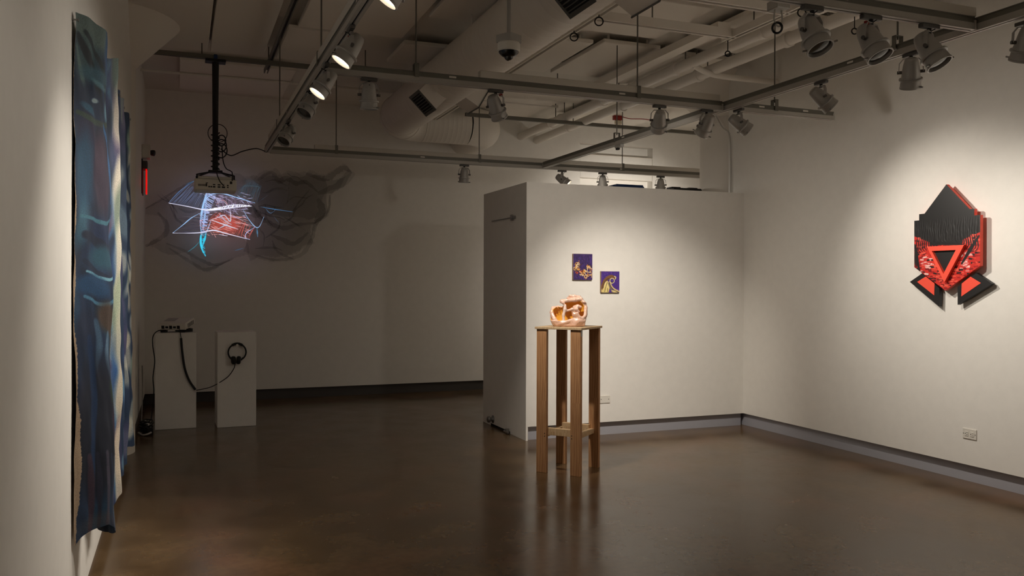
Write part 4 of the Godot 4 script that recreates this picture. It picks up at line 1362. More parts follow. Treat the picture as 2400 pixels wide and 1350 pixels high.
func sculpture(at: Vector3):
	# local axes: x to the viewer's right, y up, z toward the viewer
	caps.clear()
	var V := func(a, b, c): return Vector3(a, b, c)
	# rolled rim of the left bowl
	chain([V.call(-0.085, 0.02, 0.05), V.call(-0.115, 0.06, 0.04), V.call(-0.138, 0.115, 0.01), V.call(-0.125, 0.148, -0.015), V.call(-0.085, 0.155, -0.04), V.call(-0.045, 0.153, -0.045)], [0.02, 0.016, 0.014, 0.015, 0.013, 0.012])
	chain([V.call(-0.085, 0.025, 0.055), V.call(-0.05, 0.03, 0.075), V.call(0.0, 0.045, 0.08), V.call(0.035, 0.06, 0.075)], [0.018, 0.014, 0.014, 0.012])
	# foot and belly in front
	chain([V.call(-0.1, 0.018, 0.03), V.call(-0.04, 0.016, 0.062), V.call(0.05, 0.02, 0.068), V.call(0.115, 0.022, 0.045)], [0.018, 0.018, 0.022, 0.022])
	chain([V.call(0.02, 0.04, 0.065), V.call(0.075, 0.045, 0.068), V.call(0.115, 0.05, 0.05)], [0.024, 0.026, 0.024])
	# upright ribbon in the middle
	chain([V.call(-0.04, 0.035, 0.068), V.call(-0.042, 0.095, 0.064), V.call(-0.03, 0.14, 0.06), V.call(-0.028, 0.17, 0.055)], [0.012, 0.011, 0.013, 0.012], 2)
	# tall right lobe: outer wall and rim
	chain([V.call(0.12, 0.05, 0.035), V.call(0.14, 0.1, 0.025), V.call(0.142, 0.155, 0.015), V.call(0.135, 0.19, 0.01)], [0.02, 0.014, 0.012, 0.013])
	chain([V.call(0.14, 0.15, 0.02), V.call(0.135, 0.09, 0.045), V.call(0.112, 0.07, 0.062), V.call(0.088, 0.078, 0.07), V.call(0.07, 0.11, 0.07)], [0.012, 0.012, 0.012, 0.01, 0.012])
	# rolls across the top like folded arms
	chain([V.call(-0.055, 0.205, 0.04), V.call(-0.01, 0.212, 0.042), V.call(0.05, 0.216, 0.03), V.call(0.1, 0.222, 0.015), V.call(0.118, 0.205, 0.01)], [0.018, 0.015, 0.016, 0.014, 0.012])
	chain([V.call(0.012, 0.25, 0.012), V.call(0.05, 0.246, 0.012), V.call(0.088, 0.238, 0.008), V.call(0.105, 0.222, 0.006)], [0.011, 0.013, 0.014, 0.014])
	chain([V.call(0.0, 0.232, 0.0), V.call(0.04, 0.232, 0.0), V.call(0.09, 0.225, 0.0)], [0.014, 0.02, 0.018])
	chain([V.call(-0.055, 0.208, 0.045), V.call(-0.045, 0.195, 0.055), V.call(-0.035, 0.178, 0.056)], [0.013, 0.01, 0.008])
	cap(0.115, 0.205, 0.02, 0.13, 0.2, 0.03, 0.012, 0.009)
	# inner ledge like a reclining figure
	chain([V.call(-0.015, 0.128, 0.055), V.call(0.03, 0.142, 0.058), V.call(0.065, 0.14, 0.045), V.call(0.08, 0.12, 0.04)], [0.009, 0.013, 0.014, 0.013])
	chain([V.call(0.045, 0.16, 0.025), V.call(0.075, 0.165, 0.03), V.call(0.098, 0.16, 0.03)], [0.012, 0.015, 0.012])
	chain([V.call(0.035, 0.13, 0.05), V.call(0.05, 0.095, 0.058), V.call(0.075, 0.065, 0.06)], [0.014, 0.02, 0.022], 3)
	var h := 0.0052
	var lo := Vector3(-0.175, -0.004, -0.115)
	var nx := 68
	var ny := 54
	var nz := 46
	var field := PackedFloat32Array()
	field.resize(nx * ny * nz)
	var ids := PackedByteArray()
	ids.resize(nx * ny * nz)
	var bump := noise(6, 14.0, 2)
	for k in nz:
		for j in ny:
			for i in nx:
				var q := lo + Vector3(i, j, k) * h
				# open shell at the back: two joined bowls cut away in front
				var w1 := (Vector3((q.x - 0.045) / 0.105, (q.y - 0.105) / 0.125, (q.z - 0.02) / 0.072).length() - 1.0) * 0.072
				var w2 := (Vector3((q.x + 0.075) / 0.075, (q.y - 0.075) / 0.09, (q.z - 0.02) / 0.066).length() - 1.0) * 0.066
				var out := minf(w1, w2)
				var inn := minf((Vector3((q.x - 0.045) / 0.095, (q.y - 0.105) / 0.115, (q.z - 0.02) / 0.054).length() - 1.0) * 0.054, (Vector3((q.x + 0.075) / 0.064, (q.y - 0.08) / 0.084, (q.z - 0.02) / 0.05).length() - 1.0) * 0.05)
				var shell := maxf(out, -inn)
				var cut := q.z - 0.022 - 0.02 * clampf((0.06 - q.y) / 0.06, 0.0, 1.0)
				if q.y > 0.05: shell = maxf(shell, cut)
				shell = maxf(shell, -(q.y - 0.0))
				var d := shell
				var id := 1 if inn < 0.004 and q.y > 0.012 else 0
				var best := shell
				for c in caps:
					var pa: Vector3 = q - c[0]
					var ba: Vector3 = c[1] - c[0]
					var t := clampf(pa.dot(ba) / ba.length_squared(), 0.0, 1.0)
					var dd: float = (pa - ba * t).length() - lerpf(c[2], c[3], t)
					if dd < 0.03:
						if dd < best:
							best = dd
							id = c[4]
						var hh := clampf(0.5 + 0.5 * (d - dd) / 0.009, 0.0, 1.0)
						d = lerpf(d, dd, hh) - 0.009 * hh * (1.0 - hh)
				d += 0.0022 * bump.get_noise_3dv(q * 6.0)
				d = maxf(d, -q.y)
				field[(k * ny + j) * nx + i] = d
				ids[(k * ny + j) * nx + i] = id
	var cols := [rgb(232, 190, 168), rgb(246, 182, 70), rgb(238, 212, 198), rgb(206, 158, 130)]
	var vid := PackedInt32Array()
	vid.resize(nx * ny * nz)
	vid.fill(-1)
	var vs := PackedVector3Array()
	var cs := PackedColorArray()
	var offs := [0, 1, nx, nx + 1, nx * ny, nx * ny + 1, nx * ny + nx, nx * ny + nx + 1]
	for k in nz - 1:
		for j in ny - 1:
			for i in nx - 1:
				var c0 := (k * ny + j) * nx + i
				var acc := Vector3.ZERO
				var n := 0
				for e in [[0, 1], [2, 3], [4, 5], [6, 7], [0, 2], [1, 3], [4, 6], [5, 7], [0, 4], [1, 5], [2, 6], [3, 7]]:
					var fa := field[c0 + offs[e[0]]]
					var fb := field[c0 + offs[e[1]]]
					if (fa < 0) != (fb < 0):
						var t := fa / (fa - fb)
						var pa := Vector3(e[0] & 1, (e[0] >> 1) & 1, e[0] >> 2)
						var pb := Vector3(e[1] & 1, (e[1] >> 1) & 1, e[1] >> 2)
						acc += pa.lerp(pb, t)
						n += 1
				if n:
					vid[c0] = vs.size()
					vs.append(lo + (Vector3(i, j, k) + acc / n) * h)
					var near := c0
					for e in 8:
						if absf(field[c0 + offs[e]]) < absf(field[near]): near = c0 + offs[e]
					cs.append(cols[ids[near]].srgb_to_linear())
	var idx := PackedInt32Array()
	var stp := [1, nx, nx * ny]
	for k in range(1, nz - 1):
		for j in range(1, ny - 1):
			for i in range(1, nx - 1):
				var c0 := (k * ny + j) * nx + i
				for a in 3:
					var fa := field[c0]
					var fb := field[c0 + stp[a]]
					if (fa < 0) != (fb < 0):
						var u: int = stp[(a + 1) % 3]
						var w: int = stp[(a + 2) % 3]
						var q := [vid[c0 - u - w], vid[c0 - w], vid[c0], vid[c0 - u]]
						if q.has(-1): continue
						if fa < 0: idx.append_array([q[0], q[2], q[1], q[0], q[3], q[2]])
						else: idx.append_array([q[0], q[1], q[2], q[0], q[2], q[3]])
	var s := SurfaceTool.new()
	s.begin(Mesh.PRIMITIVE_TRIANGLES)
	s.set_smooth_group(0)
	for i in vs.size():
		s.set_color(cs[i])
		s.add_vertex(vs[i])
	for i in idx:
		s.add_index(i)
	s.generate_normals()
	var m := mk("ceramic_glaze", Color.WHITE, 0.28)
	m.vertex_color_use_as_albedo = true
	m.clearcoat_enabled = true
	m.clearcoat = 0.4
	m.clearcoat_roughness = 0.2
	var o := MeshInstance3D.new()
	o.mesh = s.commit()
	o.material_override = m
	o.name = numbered("ceramic_sculpture")
	add_child(o)
	o.position = at
	o.rotation.y = deg_to_rad(-24.0)
	tag(o, "pink ceramic sculpture of folded lobes with amber glazed hollows", "sculpture")

# ---------------------------------------------------------------- projector corner
func gauze_sheet(poly: Array, z0: float, sd: int, called: String, m: Material, parent: Node3D, amp := 0.05):
	var pk := PackedVector2Array(poly)
	var lo := pk[0]
	var hi := pk[0]
	for q in pk:
		lo = lo.min(q)
		hi = hi.max(q)
	var n := noise(sd, 0.75, 2)
	var h := 0.0125
	var s := begin(true)
	var place := func(x: float, y: float) -> Vector3:
		var fx := 0.05 * n.get_noise_2d(x * 1.6, y * 1.6) + 0.05 * sin(7.0 * n.get_noise_2d(x + 4.0, y))
		var fy := 0.05 * n.get_noise_2d(x * 1.6 + 50.0, y * 1.6) + 0.05 * sin(8.0 * n.get_noise_2d(x, y + 7.0))
		return Vector3(maxf(x + fx, WALL_L + 0.01), y + fy, minf(z0 + amp * n.get_noise_2d(x * 1.3 + 90.0, y * 1.3), 0.3) - WALL_B * 0.0)
	var y := lo.y
	while y < hi.y:
		var x := lo.x
		while x < hi.x:
			if Geometry2D.is_point_in_polygon(Vector2(x + h / 2, y + h / 2), pk):
				quad(s, place.call(x, y), place.call(x + h, y), place.call(x + h, y + h), place.call(x, y + h))
			x += h
		y += h
	return put(s, called, m, parent)

func gauze_fold(pts: Array, wd: float, z0: float, parent: Node3D, sd: int):
	var n := noise(sd, 1.4, 2)
	var cv := Curve2D.new()
	cv.bake_interval = 0.02
	for i in pts.size():
		var t: Vector2 = (pts[mini(i + 1, pts.size() - 1)] - pts[maxi(i - 1, 0)]) / 6.0
		cv.add_point(pts[i], -t, t)
	var b := cv.get_baked_points()
	var s := begin(true)
	var rows := []
	for i in b.size():
		var t := (b[mini(i + 1, b.size() - 1)] - b[maxi(i - 1, 0)]).normalized()
		var nn := Vector2(-t.y, t.x)
		var f := float(i) / (b.size() - 1)
		var ww := wd * (0.35 + 0.65 * sin(PI * f)) * (1.0 + 0.5 * n.get_noise_1d(i * 0.15))
		var row := []
		for k in 5:
			var a := -1.0 + 0.5 * k
			var p := b[i] + nn * ww * a * (1.0 if k != 2 else 0.3)
			row.append(Vector3(maxf(p.x, WALL_L + 0.01), p.y, z0 + 0.03 * cos(a * 1.6) + 0.02 * n.get_noise_1d(i * 0.2 + 30)))
		rows.append(row)
	for i in rows.size() - 1:
		for k in 4:
			quad(s, rows[i][k], rows[i + 1][k], rows[i + 1][k + 1], rows[i][k + 1])
	put(s, "gauze_fold", M.gauze_fold, parent)

func build_projection_corner():
	var s: SurfaceTool
	# ---- gauze on the back wall
	var g := thing("gauze_hanging", "crumpled dark sheer gauze spread over the corner of the back wall", "textile")
	var RL := [Vector2(0.919, 2.853), Vector2(1.108, 2.969), Vector2(1.301, 2.954), Vector2(1.545, 2.983), Vector2(1.777, 2.928), Vector2(1.944, 3.021), Vector2(2.045, 3.086), Vector2(2.156, 3.015), Vector2(1.961, 2.818), Vector2(1.861, 2.729), Vector2(1.861, 2.509), Vector2(1.695, 2.318), Vector2(1.646, 2.082), Vector2(1.498, 1.895), Vector2(1.175, 1.815), Vector2(0.905, 1.869), Vector2(0.78, 1.867), Vector2(0.756, 2.095), Vector2(0.841, 2.293), Vector2(0.825, 2.521), Vector2(0.825, 2.652), Vector2(0.966, 2.789)]
	var LL := [Vector2(-0.39, 2.445), Vector2(-0.246, 2.545), Vector2(0.107, 2.782), Vector2(0.287, 2.854), Vector2(0.746, 2.91), Vector2(0.934, 2.804), Vector2(0.841, 2.522), Vector2(0.779, 2.063), Vector2(0.78, 1.867), Vector2(0.624, 1.832), Vector2(0.319, 1.683), Vector2(0.139, 1.793), Vector2(-0.142, 1.979), Vector2(-0.389, 1.959), Vector2(-0.389, 2.037), Vector2(-0.157, 2.121), Vector2(-0.143, 2.248), Vector2(-0.245, 2.371)]
	gauze_sheet(RL, -11.38, 41, "gauze_sheet", M.gauze, g)
	gauze_sheet(RL, -11.33, 42, "gauze_sheet", M.gauze, g)
	gauze_sheet([RL[0], RL[1], RL[2], RL[3], RL[4], Vector2(1.8, 2.6), Vector2(1.6, 2.3), Vector2(1.2, 2.35), Vector2(0.9, 2.5)], -11.29, 43, "gauze_sheet", M.gauze, g)
	gauze_sheet(LL, -11.36, 44, "gauze_sheet", M.gauze, g)
	for f in [[[Vector2(0.92, 2.84), Vector2(1.1, 2.97), Vector2(1.2, 2.86), Vector2(1.3, 2.9), Vector2(1.42, 2.84), Vector2(1.55, 2.86), Vector2(1.7, 2.74)], 0.03], [[Vector2(1.55, 2.97), Vector2(1.8, 2.92), Vector2(1.95, 3.02), Vector2(2.05, 3.08), Vector2(2.15, 3.01)], 0.04], [[Vector2(1.7, 2.72), Vector2(1.95, 2.82), Vector2(2.13, 3.0)], 0.05], [[Vector2(1.86, 2.7), Vector2(1.84, 2.5), Vector2(1.68, 2.32), Vector2(1.62, 2.1), Vector2(1.48, 1.9), Vector2(1.18, 1.83), Vector2(0.92, 1.89)], 0.025], [[Vector2(1.7, 2.65), Vector2(1.76, 2.5), Vector2(1.7, 2.38), Vector2(1.66, 2.34)], 0.05], [[Vector2(0.84, 2.6), Vector2(0.9, 2.48), Vector2(1.0, 2.36), Vector2(1.25, 2.25), Vector2(1.45, 2.3), Vector2(1.68, 2.33)], 0.03], [[Vector2(0.83, 2.5), Vector2(0.92, 2.42), Vector2(0.96, 2.46)], 0.06], [[Vector2(1.1, 2.16), Vector2(1.25, 2.1), Vector2(1.4, 2.05), Vector2(1.58, 2.2)], 0.03], [[Vector2(-0.39, 2.44), Vector2(-0.24, 2.54), Vector2(0.1, 2.77), Vector2(0.3, 2.85)], 0.015], [[Vector2(-0.25, 2.4), Vector2(-0.16, 2.28), Vector2(-0.15, 2.16), Vector2(-0.25, 2.06), Vector2(-0.39, 1.98)], 0.03], [[Vector2(-0.15, 2.02), Vector2(0.06, 1.93), Vector2(0.25, 1.82), Vector2(0.42, 1.76), Vector2(0.64, 1.84)], 0.02], [[Vector2(-0.12, 1.96), Vector2(0.15, 1.78), Vector2(0.32, 1.7), Vector2(0.6, 1.82)], 0.02]]:
		gauze_fold(f[0], f[1], -11.33, g, 51 + f[0].size())
	var rg := RandomNumberGenerator.new()
	rg.seed = 8
	for i in 26:       # fine wrinkles within the two lobes
		var c := Vector2(rg.randf_range(0.9, 1.75), rg.randf_range(1.95, 2.85)) if i < 18 else Vector2(rg.randf_range(-0.2, 0.7), rg.randf_range(1.85, 2.7))
		if not Geometry2D.is_point_in_polygon(c, PackedVector2Array(RL if i < 18 else LL)): continue
		var t := rg.randf_range(0, TAU)
		var q := [c]
		for k in 4:
			t += rg.randf_range(-0.6, 0.6)
			q.append(q[k] + Vector2(cos(t), sin(t)) * rg.randf_range(0.06, 0.11))
		gauze_fold(q, rg.randf_range(0.006, 0.018), -11.32, g, 90 + i)
	# ---- the projector's light, painted as a picture on a glowing sheet before the gauze
	var W := 1000
	var H := 670
	var p := Paint.new(W, H)
	var v := func(l: Array) -> Array:
		return l.map(func(q): return Vector2(q[0] - 300.0, q[1] - 370.0))
	var ice := Color(0.62, 0.8, 1.0)
	var blue := Color(0.2, 0.5, 0.72)
	var cyan := Color(0.12, 0.72, 0.85)
	var wht := Color(0.86, 0.86, 0.96)
	p.blob(760 - 300, 765 - 370, 185, 105, 0.22, Color(0.72, 0.27, 0.22), 0.9, 0.6)
	p.blob(690 - 300, 800 - 370, 80, 55, 0.1, Color(0.6, 0.2, 0.15), 0.7, 0.6)
	p.blob(480 - 300, 560 - 370, 190, 60, -0.15, Color(0.12, 0.15, 0.2), 0.75, 0.6)
	p.blob(720 - 300, 590 - 370, 130, 70, 0.1, Color(0.17, 0.15, 0.2), 0.8, 0.6)
	p.blob(950 - 300, 440 - 370, 100, 50, 0.2, Color(0.06, 0.18, 0.24), 0.8, 0.7)
	p.blob(640 - 300, 490 - 370, 60, 40, 0.0, Color(0.1, 0.3, 0.38), 0.7, 0.6)
	p.blob(600 - 300, 720 - 370, 40, 80, 0.0, Color(0.3, 0.32, 0.46), 0.7, 0.7)
	p.blob(920 - 300, 820 - 370, 80, 40, 0.3, Color(0.16, 0.13, 0.2), 0.6, 0.7)
	for L in [[[[320, 602], [450, 626], [600, 656], [720, 650], [830, 634], [958, 626]], 8, wht, 0.9], [[[690, 642], [780, 622], [870, 616], [958, 626]], 7, wht, 0.75], [[[570, 730], [590, 600], [640, 537], [720, 525], [830, 555], [984, 602]], 7, ice, 0.8], [[[612, 500], [580, 620], [560, 740], [566, 830]], 11, ice, 0.8], [[[606, 520], [600, 640], [585, 760], [574, 850]], 9, ice, 0.7], [[[566, 830], [562, 900], [572, 960], [600, 1016]], 13, cyan, 0.95], [[[604, 840], [588, 900], [572, 950]], 12, cyan, 0.9], [[[570, 880], [520, 940], [462, 984]], 5, cyan, 0.5], [[[640, 740], [618, 800], [596, 850]], 7, ice, 0.7], [[[600, 660], [500, 712], [430, 770], [350, 836]], 6, ice, 0.75], [[[320, 602], [400, 512], [512, 430]], 4, blue, 0.7], [[[440, 460], [520, 425]], 4, blue, 0.5], [[[350, 836], [470, 836], [560, 832], [660, 815], [760, 840], [870, 868], [945, 886]], 7, wht, 0.8], [[[700, 846], [770, 858]], 4, wht, 0.8], [[[890, 655], [930, 722], [985, 786], [1020, 784], [1056, 708]], 5, ice, 0.75], [[[985, 790], [920, 832], [908, 872], [940, 884]], 5, ice, 0.7], [[[1000, 790], [1006, 866]], 8, Color(0.3, 0.6, 0.8), 0.6], [[[1030, 632], [1140, 650], [1290, 670]], 4, blue, 0.75], [[[1064, 640], [1108, 680], [1150, 652]], 6, blue, 0.45], [[[1134, 706], [1180, 760]], 3, blue, 0.4], [[[820, 974], [895, 954]], 6, blue, 0.45], [[[840, 552], [878, 520], [900, 470], [1020, 480], [940, 540]], 4, Color(0.12, 0.34, 0.42), 0.7], [[[1090, 540], [1000, 600]], 3, Color(0.14, 0.3, 0.4), 0.6], [[[620, 742], [690, 716], [745, 700], [790, 744], [785, 650], [740, 592]], 5, wht, 0.75], [[[640, 732], [720, 762], [850, 806]], 6, wht, 0.8], [[[690, 806], [780, 760]], 5, wht, 0.7], [[[700, 680], [750, 740], [800, 770]], 7, wht, 0.6], [[[660, 540], [700, 610], [690, 660]], 4, wht, 0.5], [[[680, 620], [720, 580], [760, 600], [786, 680]], 5, Color(0.8, 0.6, 0.64), 0.7], [[[430, 704], [560, 716], [640, 700]], 3, wht, 0.4], [[[800, 690], [870, 730], [960, 770]], 3, wht, 0.5], [[[780, 700], [880, 716]], 3, wht, 0.4], [[[830, 760], [900, 764], [990, 786]], 4, wht, 0.5], [[[700, 720], [790, 790]], 4, Color(0.95, 0.6, 0.55), 0.7]]:
		p.stroke(v.call(L[0]), L[1], L[2], L[3], 0.5, true)
	var rnd := RandomNumberGenerator.new()
	rnd.seed = 3
	for i in 150:       # fine threads of light
		var a := Vector2(rnd.randf_range(240, 620), rnd.randf_range(150, 480))
		var d := Vector2(rnd.randf_range(20, 80), rnd.randf_range(-10, 40))
		p.stroke([a, a + d], 2.8, Color(0.76, 0.74, 0.9) if a.y < 330 else Color(0.95, 0.66, 0.66), 0.75, 0.7, true)
	for web in [[[[320, 602], [450, 626], [600, 656]], [[470, 450], [560, 520], [640, 537]], 34, Color(0.2, 0.26, 0.36), 0.55], [[[600, 656], [780, 640], [958, 626]], [[640, 650], [800, 612], [950, 622]], 40, Color(0.8, 0.8, 0.9), 0.6], [[[612, 500], [566, 740], [570, 840]], [[680, 540], [620, 700], [600, 850]], 44, Color(0.5, 0.56, 0.72), 0.55], [[[620, 742], [760, 840], [945, 886]], [[690, 670], [840, 720], [985, 786]], 30, Color(0.47, 0.2, 0.18), 0.6], [[[640, 545], [720, 530], [984, 602]], [[700, 650], [780, 700], [900, 650]], 40, Color(0.3, 0.24, 0.32), 0.55], [[[566, 840], [562, 900], [590, 1000]], [[606, 840], [590, 900], [600, 1014]], 16, Color(0.07, 0.45, 0.54), 0.7], [[[350, 836], [480, 740], [600, 660]], [[560, 832], [570, 760], [610, 690]], 22, Color(0.16, 0.18, 0.26), 0.45], [[[880, 470], [960, 430], [1040, 470]], [[840, 550], [920, 560], [1000, 600]], 26, Color(0.04, 0.15, 0.2), 0.6]]:
		var ca := Curve2D.new()
		var cb2 := Curve2D.new()
		for q in web[0]: ca.add_point(Vector2(q[0] - 300, q[1] - 370))
		for q in web[1]: cb2.add_point(Vector2(q[0] - 300, q[1] - 370))
		for i in web[2]:
			var f: float = float(i) / web[2]
			var a := ca.sample_baked(f * ca.get_baked_length())
			var b := cb2.sample_baked(clampf(f + rnd.randf_range(-0.06, 0.06), 0, 1) * cb2.get_baked_length())
			p.stroke([a, (a + b) / 2 + Vector2(rnd.randf_range(-4, 4), rnd.randf_range(-4, 4)), b], rnd.randf_range(2.2, 4.2), web[3] * 1.5, minf(1.0, web[4] * rnd.randf_range(0.9, 1.5)), 0.3, true)
	for i in 18:
		p.stroke([Vector2(30 + i * 6, 222 - i * 8), Vector2(160 + i * 5, 256 - i * 4), Vector2(290, 270 - i * 6)], 1.4, Color(0.2, 0.3, 0.42), 0.5, 0.4, true)
	var mp := mk("painted_projection_glow", rgb(190, 184, 176), 1.0)
	var tx := p.texture()
	mp.albedo_texture = p.coverage()
	mp.transparency = BaseMaterial3D.TRANSPARENCY_ALPHA
	mp.cull_mode = BaseMaterial3D.CULL_DISABLED
	mp.texture_repeat = false
	mp.emission_enabled = true
	mp.emission = Color.BLACK
	mp.emission_texture = tx
	mp.emission_energy_multiplier = 1.1
	s = begin(true)
	var n := noise(61, 1.6, 3)
	var nx := 60
	var ny := 44
	for j in ny:
		for i in nx:
			for e in [[0, 0], [1, 1], [1, 0], [0, 0], [0, 1], [1, 1]]:
				var u := float(i + e[0]) / nx
				var w := float(j + e[1]) / ny
				var top := lerpf(2.876, 2.954, u)
				var bot := lerpf(1.82, 1.842, u)
				var x := lerpf(-0.157, 1.38, u)
				var y := lerpf(top, bot, w)
				s.set_uv(Vector2(u, w))
				s.add_vertex(Vector3(x, y, -11.21 + 0.025 * n.get_noise_2d(x, y)))
	one(s, "painted_projection_light", mp, "glowing sheet before the gauze painted with icy blue and red projected light threads", "projection")
	# ---- ceiling projector
	var o := thing("ceiling_projector", "white projector hanging upside down on a black ceiling pole", "projector", Vector3(0.325, 2.42, -8.75))
	s = begin(true)
	tube(s, [Vector3(0, 0.19, 0), Vector3(0, 0.62, 0), Vector3(0, 1.26, 0)], [0.027, 0.027, 0.032], 20)
	put(s, "pole", M.black, o)
	s = begin()
	cbox(s, Vector3(0, 1.275, 0), Vector3(0.19, 0.025, 0.12), 0.003)
	put(s, "ceiling_plate", M.black, o)
	s = begin()
	cbox(s, Vector3(0, 1.305, 0.03), Vector3(0.035, 0.06, 0.02), 0.004)
	put(s, "blue_clamp", M.blue_plastic, o)
	s = begin()
	cbox(s, Vector3(0, 0.195, 0), Vector3(0.13, 0.02, 0.12), 0.004)
	for sg in [-1.0, 1.0]:
		for zz in [-0.1, 0.1]:
			var a := Vector3(0.05 * sg, 0.19, 0.0)
			var b2 := Vector3(0.17 * sg, 0.15, zz)
			var d := b2 - a
			var by := d.normalized()
			var bx := by.cross(Vector3.BACK).normalized()
			box(s, (a + b2) / 2, Vector3(0.012, d.length(), 0.024), Basis(bx, by, bx.cross(by)))
			box(s, b2 + Vector3(0, -0.02, 0), Vector3(0.014, 0.05, 0.02))
	put(s, "mount_arm", M.black, o)
	s = begin()
	cbox(s, Vector3(0, 0.055, -0.02), Vector3(0.385, 0.11, 0.3), 0.008)
	cbox(s, Vector3(0, 0.122, -0.02), Vector3(0.33, 0.03, 0.26), 0.01)
	var body := put(s, "case", M.white_plastic, o)
	s = begin(true)
	lathe(s, [Vector2(0, 0), Vector2(0.04, 0), Vector2(0.04, 0.02), Vector2(0.03, 0.022), Vector2(0, 0.016)], Transform3D(aim_basis(Vector3.FORWARD), Vector3(0.05, 0.055, -0.17)), 24)
	put(s, "projector_lens", M.black_gloss, body)
	for k in 7:
		s = begin()
		cbox(s, Vector3(-0.155 + 0.011 * k, 0.047, 0.131), Vector3(0.007, 0.018, 0.003), 0.0005)
		put(s, "vent_slot", M.fixture_dark, body)
	for q in [[-0.085, 0.05, 0.012, 0.028], [-0.06, 0.034, 0.014, 0.012], [-0.04, 0.034, 0.014, 0.012], [-0.015, 0.034, 0.022, 0.012], [-0.015, 0.055, 0.022, 0.01], [0.03, 0.034, 0.026, 0.012], [0.03, 0.055, 0.026, 0.01], [0.07, 0.034, 0.03, 0.014], [0.07, 0.054, 0.016, 0.01], [0.11, 0.034, 0.014, 0.012], [0.11, 0.052, 0.014, 0.012], [0.14, 0.08, 0.022, 0.026], [-0.08, 0.07, 0.02, 0.006]]:
		s = begin()
		cbox(s, Vector3(q[0], q[1], 0.131), Vector3(q[2], q[3], 0.004), 0.0008)
		put(s, "port", M.black, body)
	var lp := SpotLight3D.new()
	lp.name = "projector_beam"
	o.add_child(lp)
	lp.look_at_from_position(o.position + Vector3(0.05, 0.055, -0.2), Vector3(0.6, 2.38, -11.4), Vector3.UP)
	lp.light_color = Color(0.62, 0.72, 1.0)
	lp.light_energy = 0.12
	lp.spot_angle = 20.0
	lp.spot_angle_attenuation = 1.0
	lp.spot_range = 20.0
	lp.spot_attenuation = 2.0
	lp.light_size = 0.03
	lp.shadow_enabled = true
	# cables bound to the pole
	var cb := o
	s = begin(true)
	var hel := []
	for i in 130:
		var t := i / 129.0
		hel.append(Vector3(0.036 * cos(t * 44.0), 0.22 + 0.36 * t, 0.036 * sin(t * 44.0)))
	tube(s, hel, 0.007, 6)
	put(s, "wound_cable", M.black, cb)
	for k in 3:
		s = begin(true)
		tube(s, ring_pts(Vector3(0.055, 0.5 - 0.05 * k, 0.03), 0.05 + 0.008 * k, Vector3(0.6, 0.2, 0.5).normalized(), Vector3(-0.2, 0.95, 0.1).normalized(), 20), 0.006, 6, true)
		put(s, "coil", M.black, cb)
	s = begin(true)
	tube(s, ring_pts(Vector3(0.02, 0.57, 0.02), 0.09, Vector3(1, 0, 0.2).normalized(), Vector3(0, 1, 0), 24), 0.004, 6, true)
	put(s, "loose_loop", M.black, cb)
	s = begin(true)
	tube(s, curve([Vector3(0.05, 0.42, 0.03), Vector3(0.14, 0.36, 0.02), Vector3(0.26, 0.42, -0.05), Vector3(0.4, 0.47, -0.15), Vector3(0.51, 0.46, -0.28)]), 0.0055, 8)
	put(s, "track_feed", M.black, cb)
	s = begin(true)
	tube(s, curve([Vector3(0.06, 0.45, 0.03), Vector3(0.07, 0.3, 0.05), Vector3(0.1, 0.22, 0.08), Vector3(0.15, 0.19, 0.1), Vector3(0.15, 0.1, 0.14)]), 0.005, 8)
	put(s, "power_lead", M.black, cb)
	s = begin(true)
	tube(s, curve([Vector3(0.01, 0.2, 0.03), Vector3(0.015, 0.14, 0.14), Vector3(0.04, 0.08, 0.16), Vector3(0.07, 0.05, 0.14)]), 0.005, 8)
	put(s, "signal_lead", M.black, cb)
	# ---- pedestals
	for q in [[-0.0335, 0.402, -9.48, 1.005, "white box pedestal that carries the small projector"], [0.571, 0.394, -9.405, 1.006, "white box pedestal that carries the headphones"]]:
		s = begin()
		cbox(s, Vector3(0, q[3] / 2, -q[1] / 2), Vector3(q[1], q[3], q[1]), 0.003)
		var pd := one(s, "pedestal", M.pedestal, q[4], "pedestal", Vector3(q[0], 0, q[2]), "white pedestals by the gauze")
		pd.rotation.y = deg_to_rad(1.5)
	# ---- small projector on the first pedestal
	o = thing("table_projector", "small white projector tilted upward on a pedestal", "projector", Vector3(-0.03, 1.006, -9.66))
	o.rotation.y = deg_to_rad(-20.0)
	s = begin()
	var tb := Basis(Vector3.RIGHT, deg_to_rad(11.0))
	cbox(s, Vector3(0, 0.085, 0), Vector3(0.3, 0.075, 0.27), 0.01, tb)
	var bd := put(s, "case", M.white_plastic, o)
	s = begin()
	cbox(s, Vector3(-0.06, 0.085, 0) + tb * Vector3(0, 0.0385, -0.03), Vector3(0.11, 0.003, 0.13), 0.001, tb)
	put(s, "control_panel", M.fixture_grey, bd)
	for k in 8:
		s = begin()
		cbox(s, Vector3(0, 0.085, 0) + tb * Vector3(0.1505, 0.0, -0.09 + 0.024 * k), Vector3(0.003, 0.045, 0.012), 0.0005, tb)
		put(s, "vent_slot", M.fixture_dark, bd)
	for k in 5:
		s = begin()
		cbox(s, Vector3(0, 0.085, 0) + tb * Vector3(-0.09 + 0.04 * k, -0.004, 0.1355), Vector3(0.03, 0.034 if k % 2 == 0 else 0.022, 0.003), 0.0005, tb)
		put(s, "port", M.black, bd)
	s = begin()
	cbox(s, Vector3(-0.09, 0.016, 0.1), Vector3(0.06, 0.032, 0.05), 0.003)
	cbox(s, Vector3(0.1, 0.016, 0.1), Vector3(0.05, 0.032, 0.05), 0.003)
	cbox(s, Vector3(0, 0.036, -0.1), Vector3(0.08, 0.072, 0.05), 0.003)
	put(s, "foot", M.black, o)
	s = begin(true)
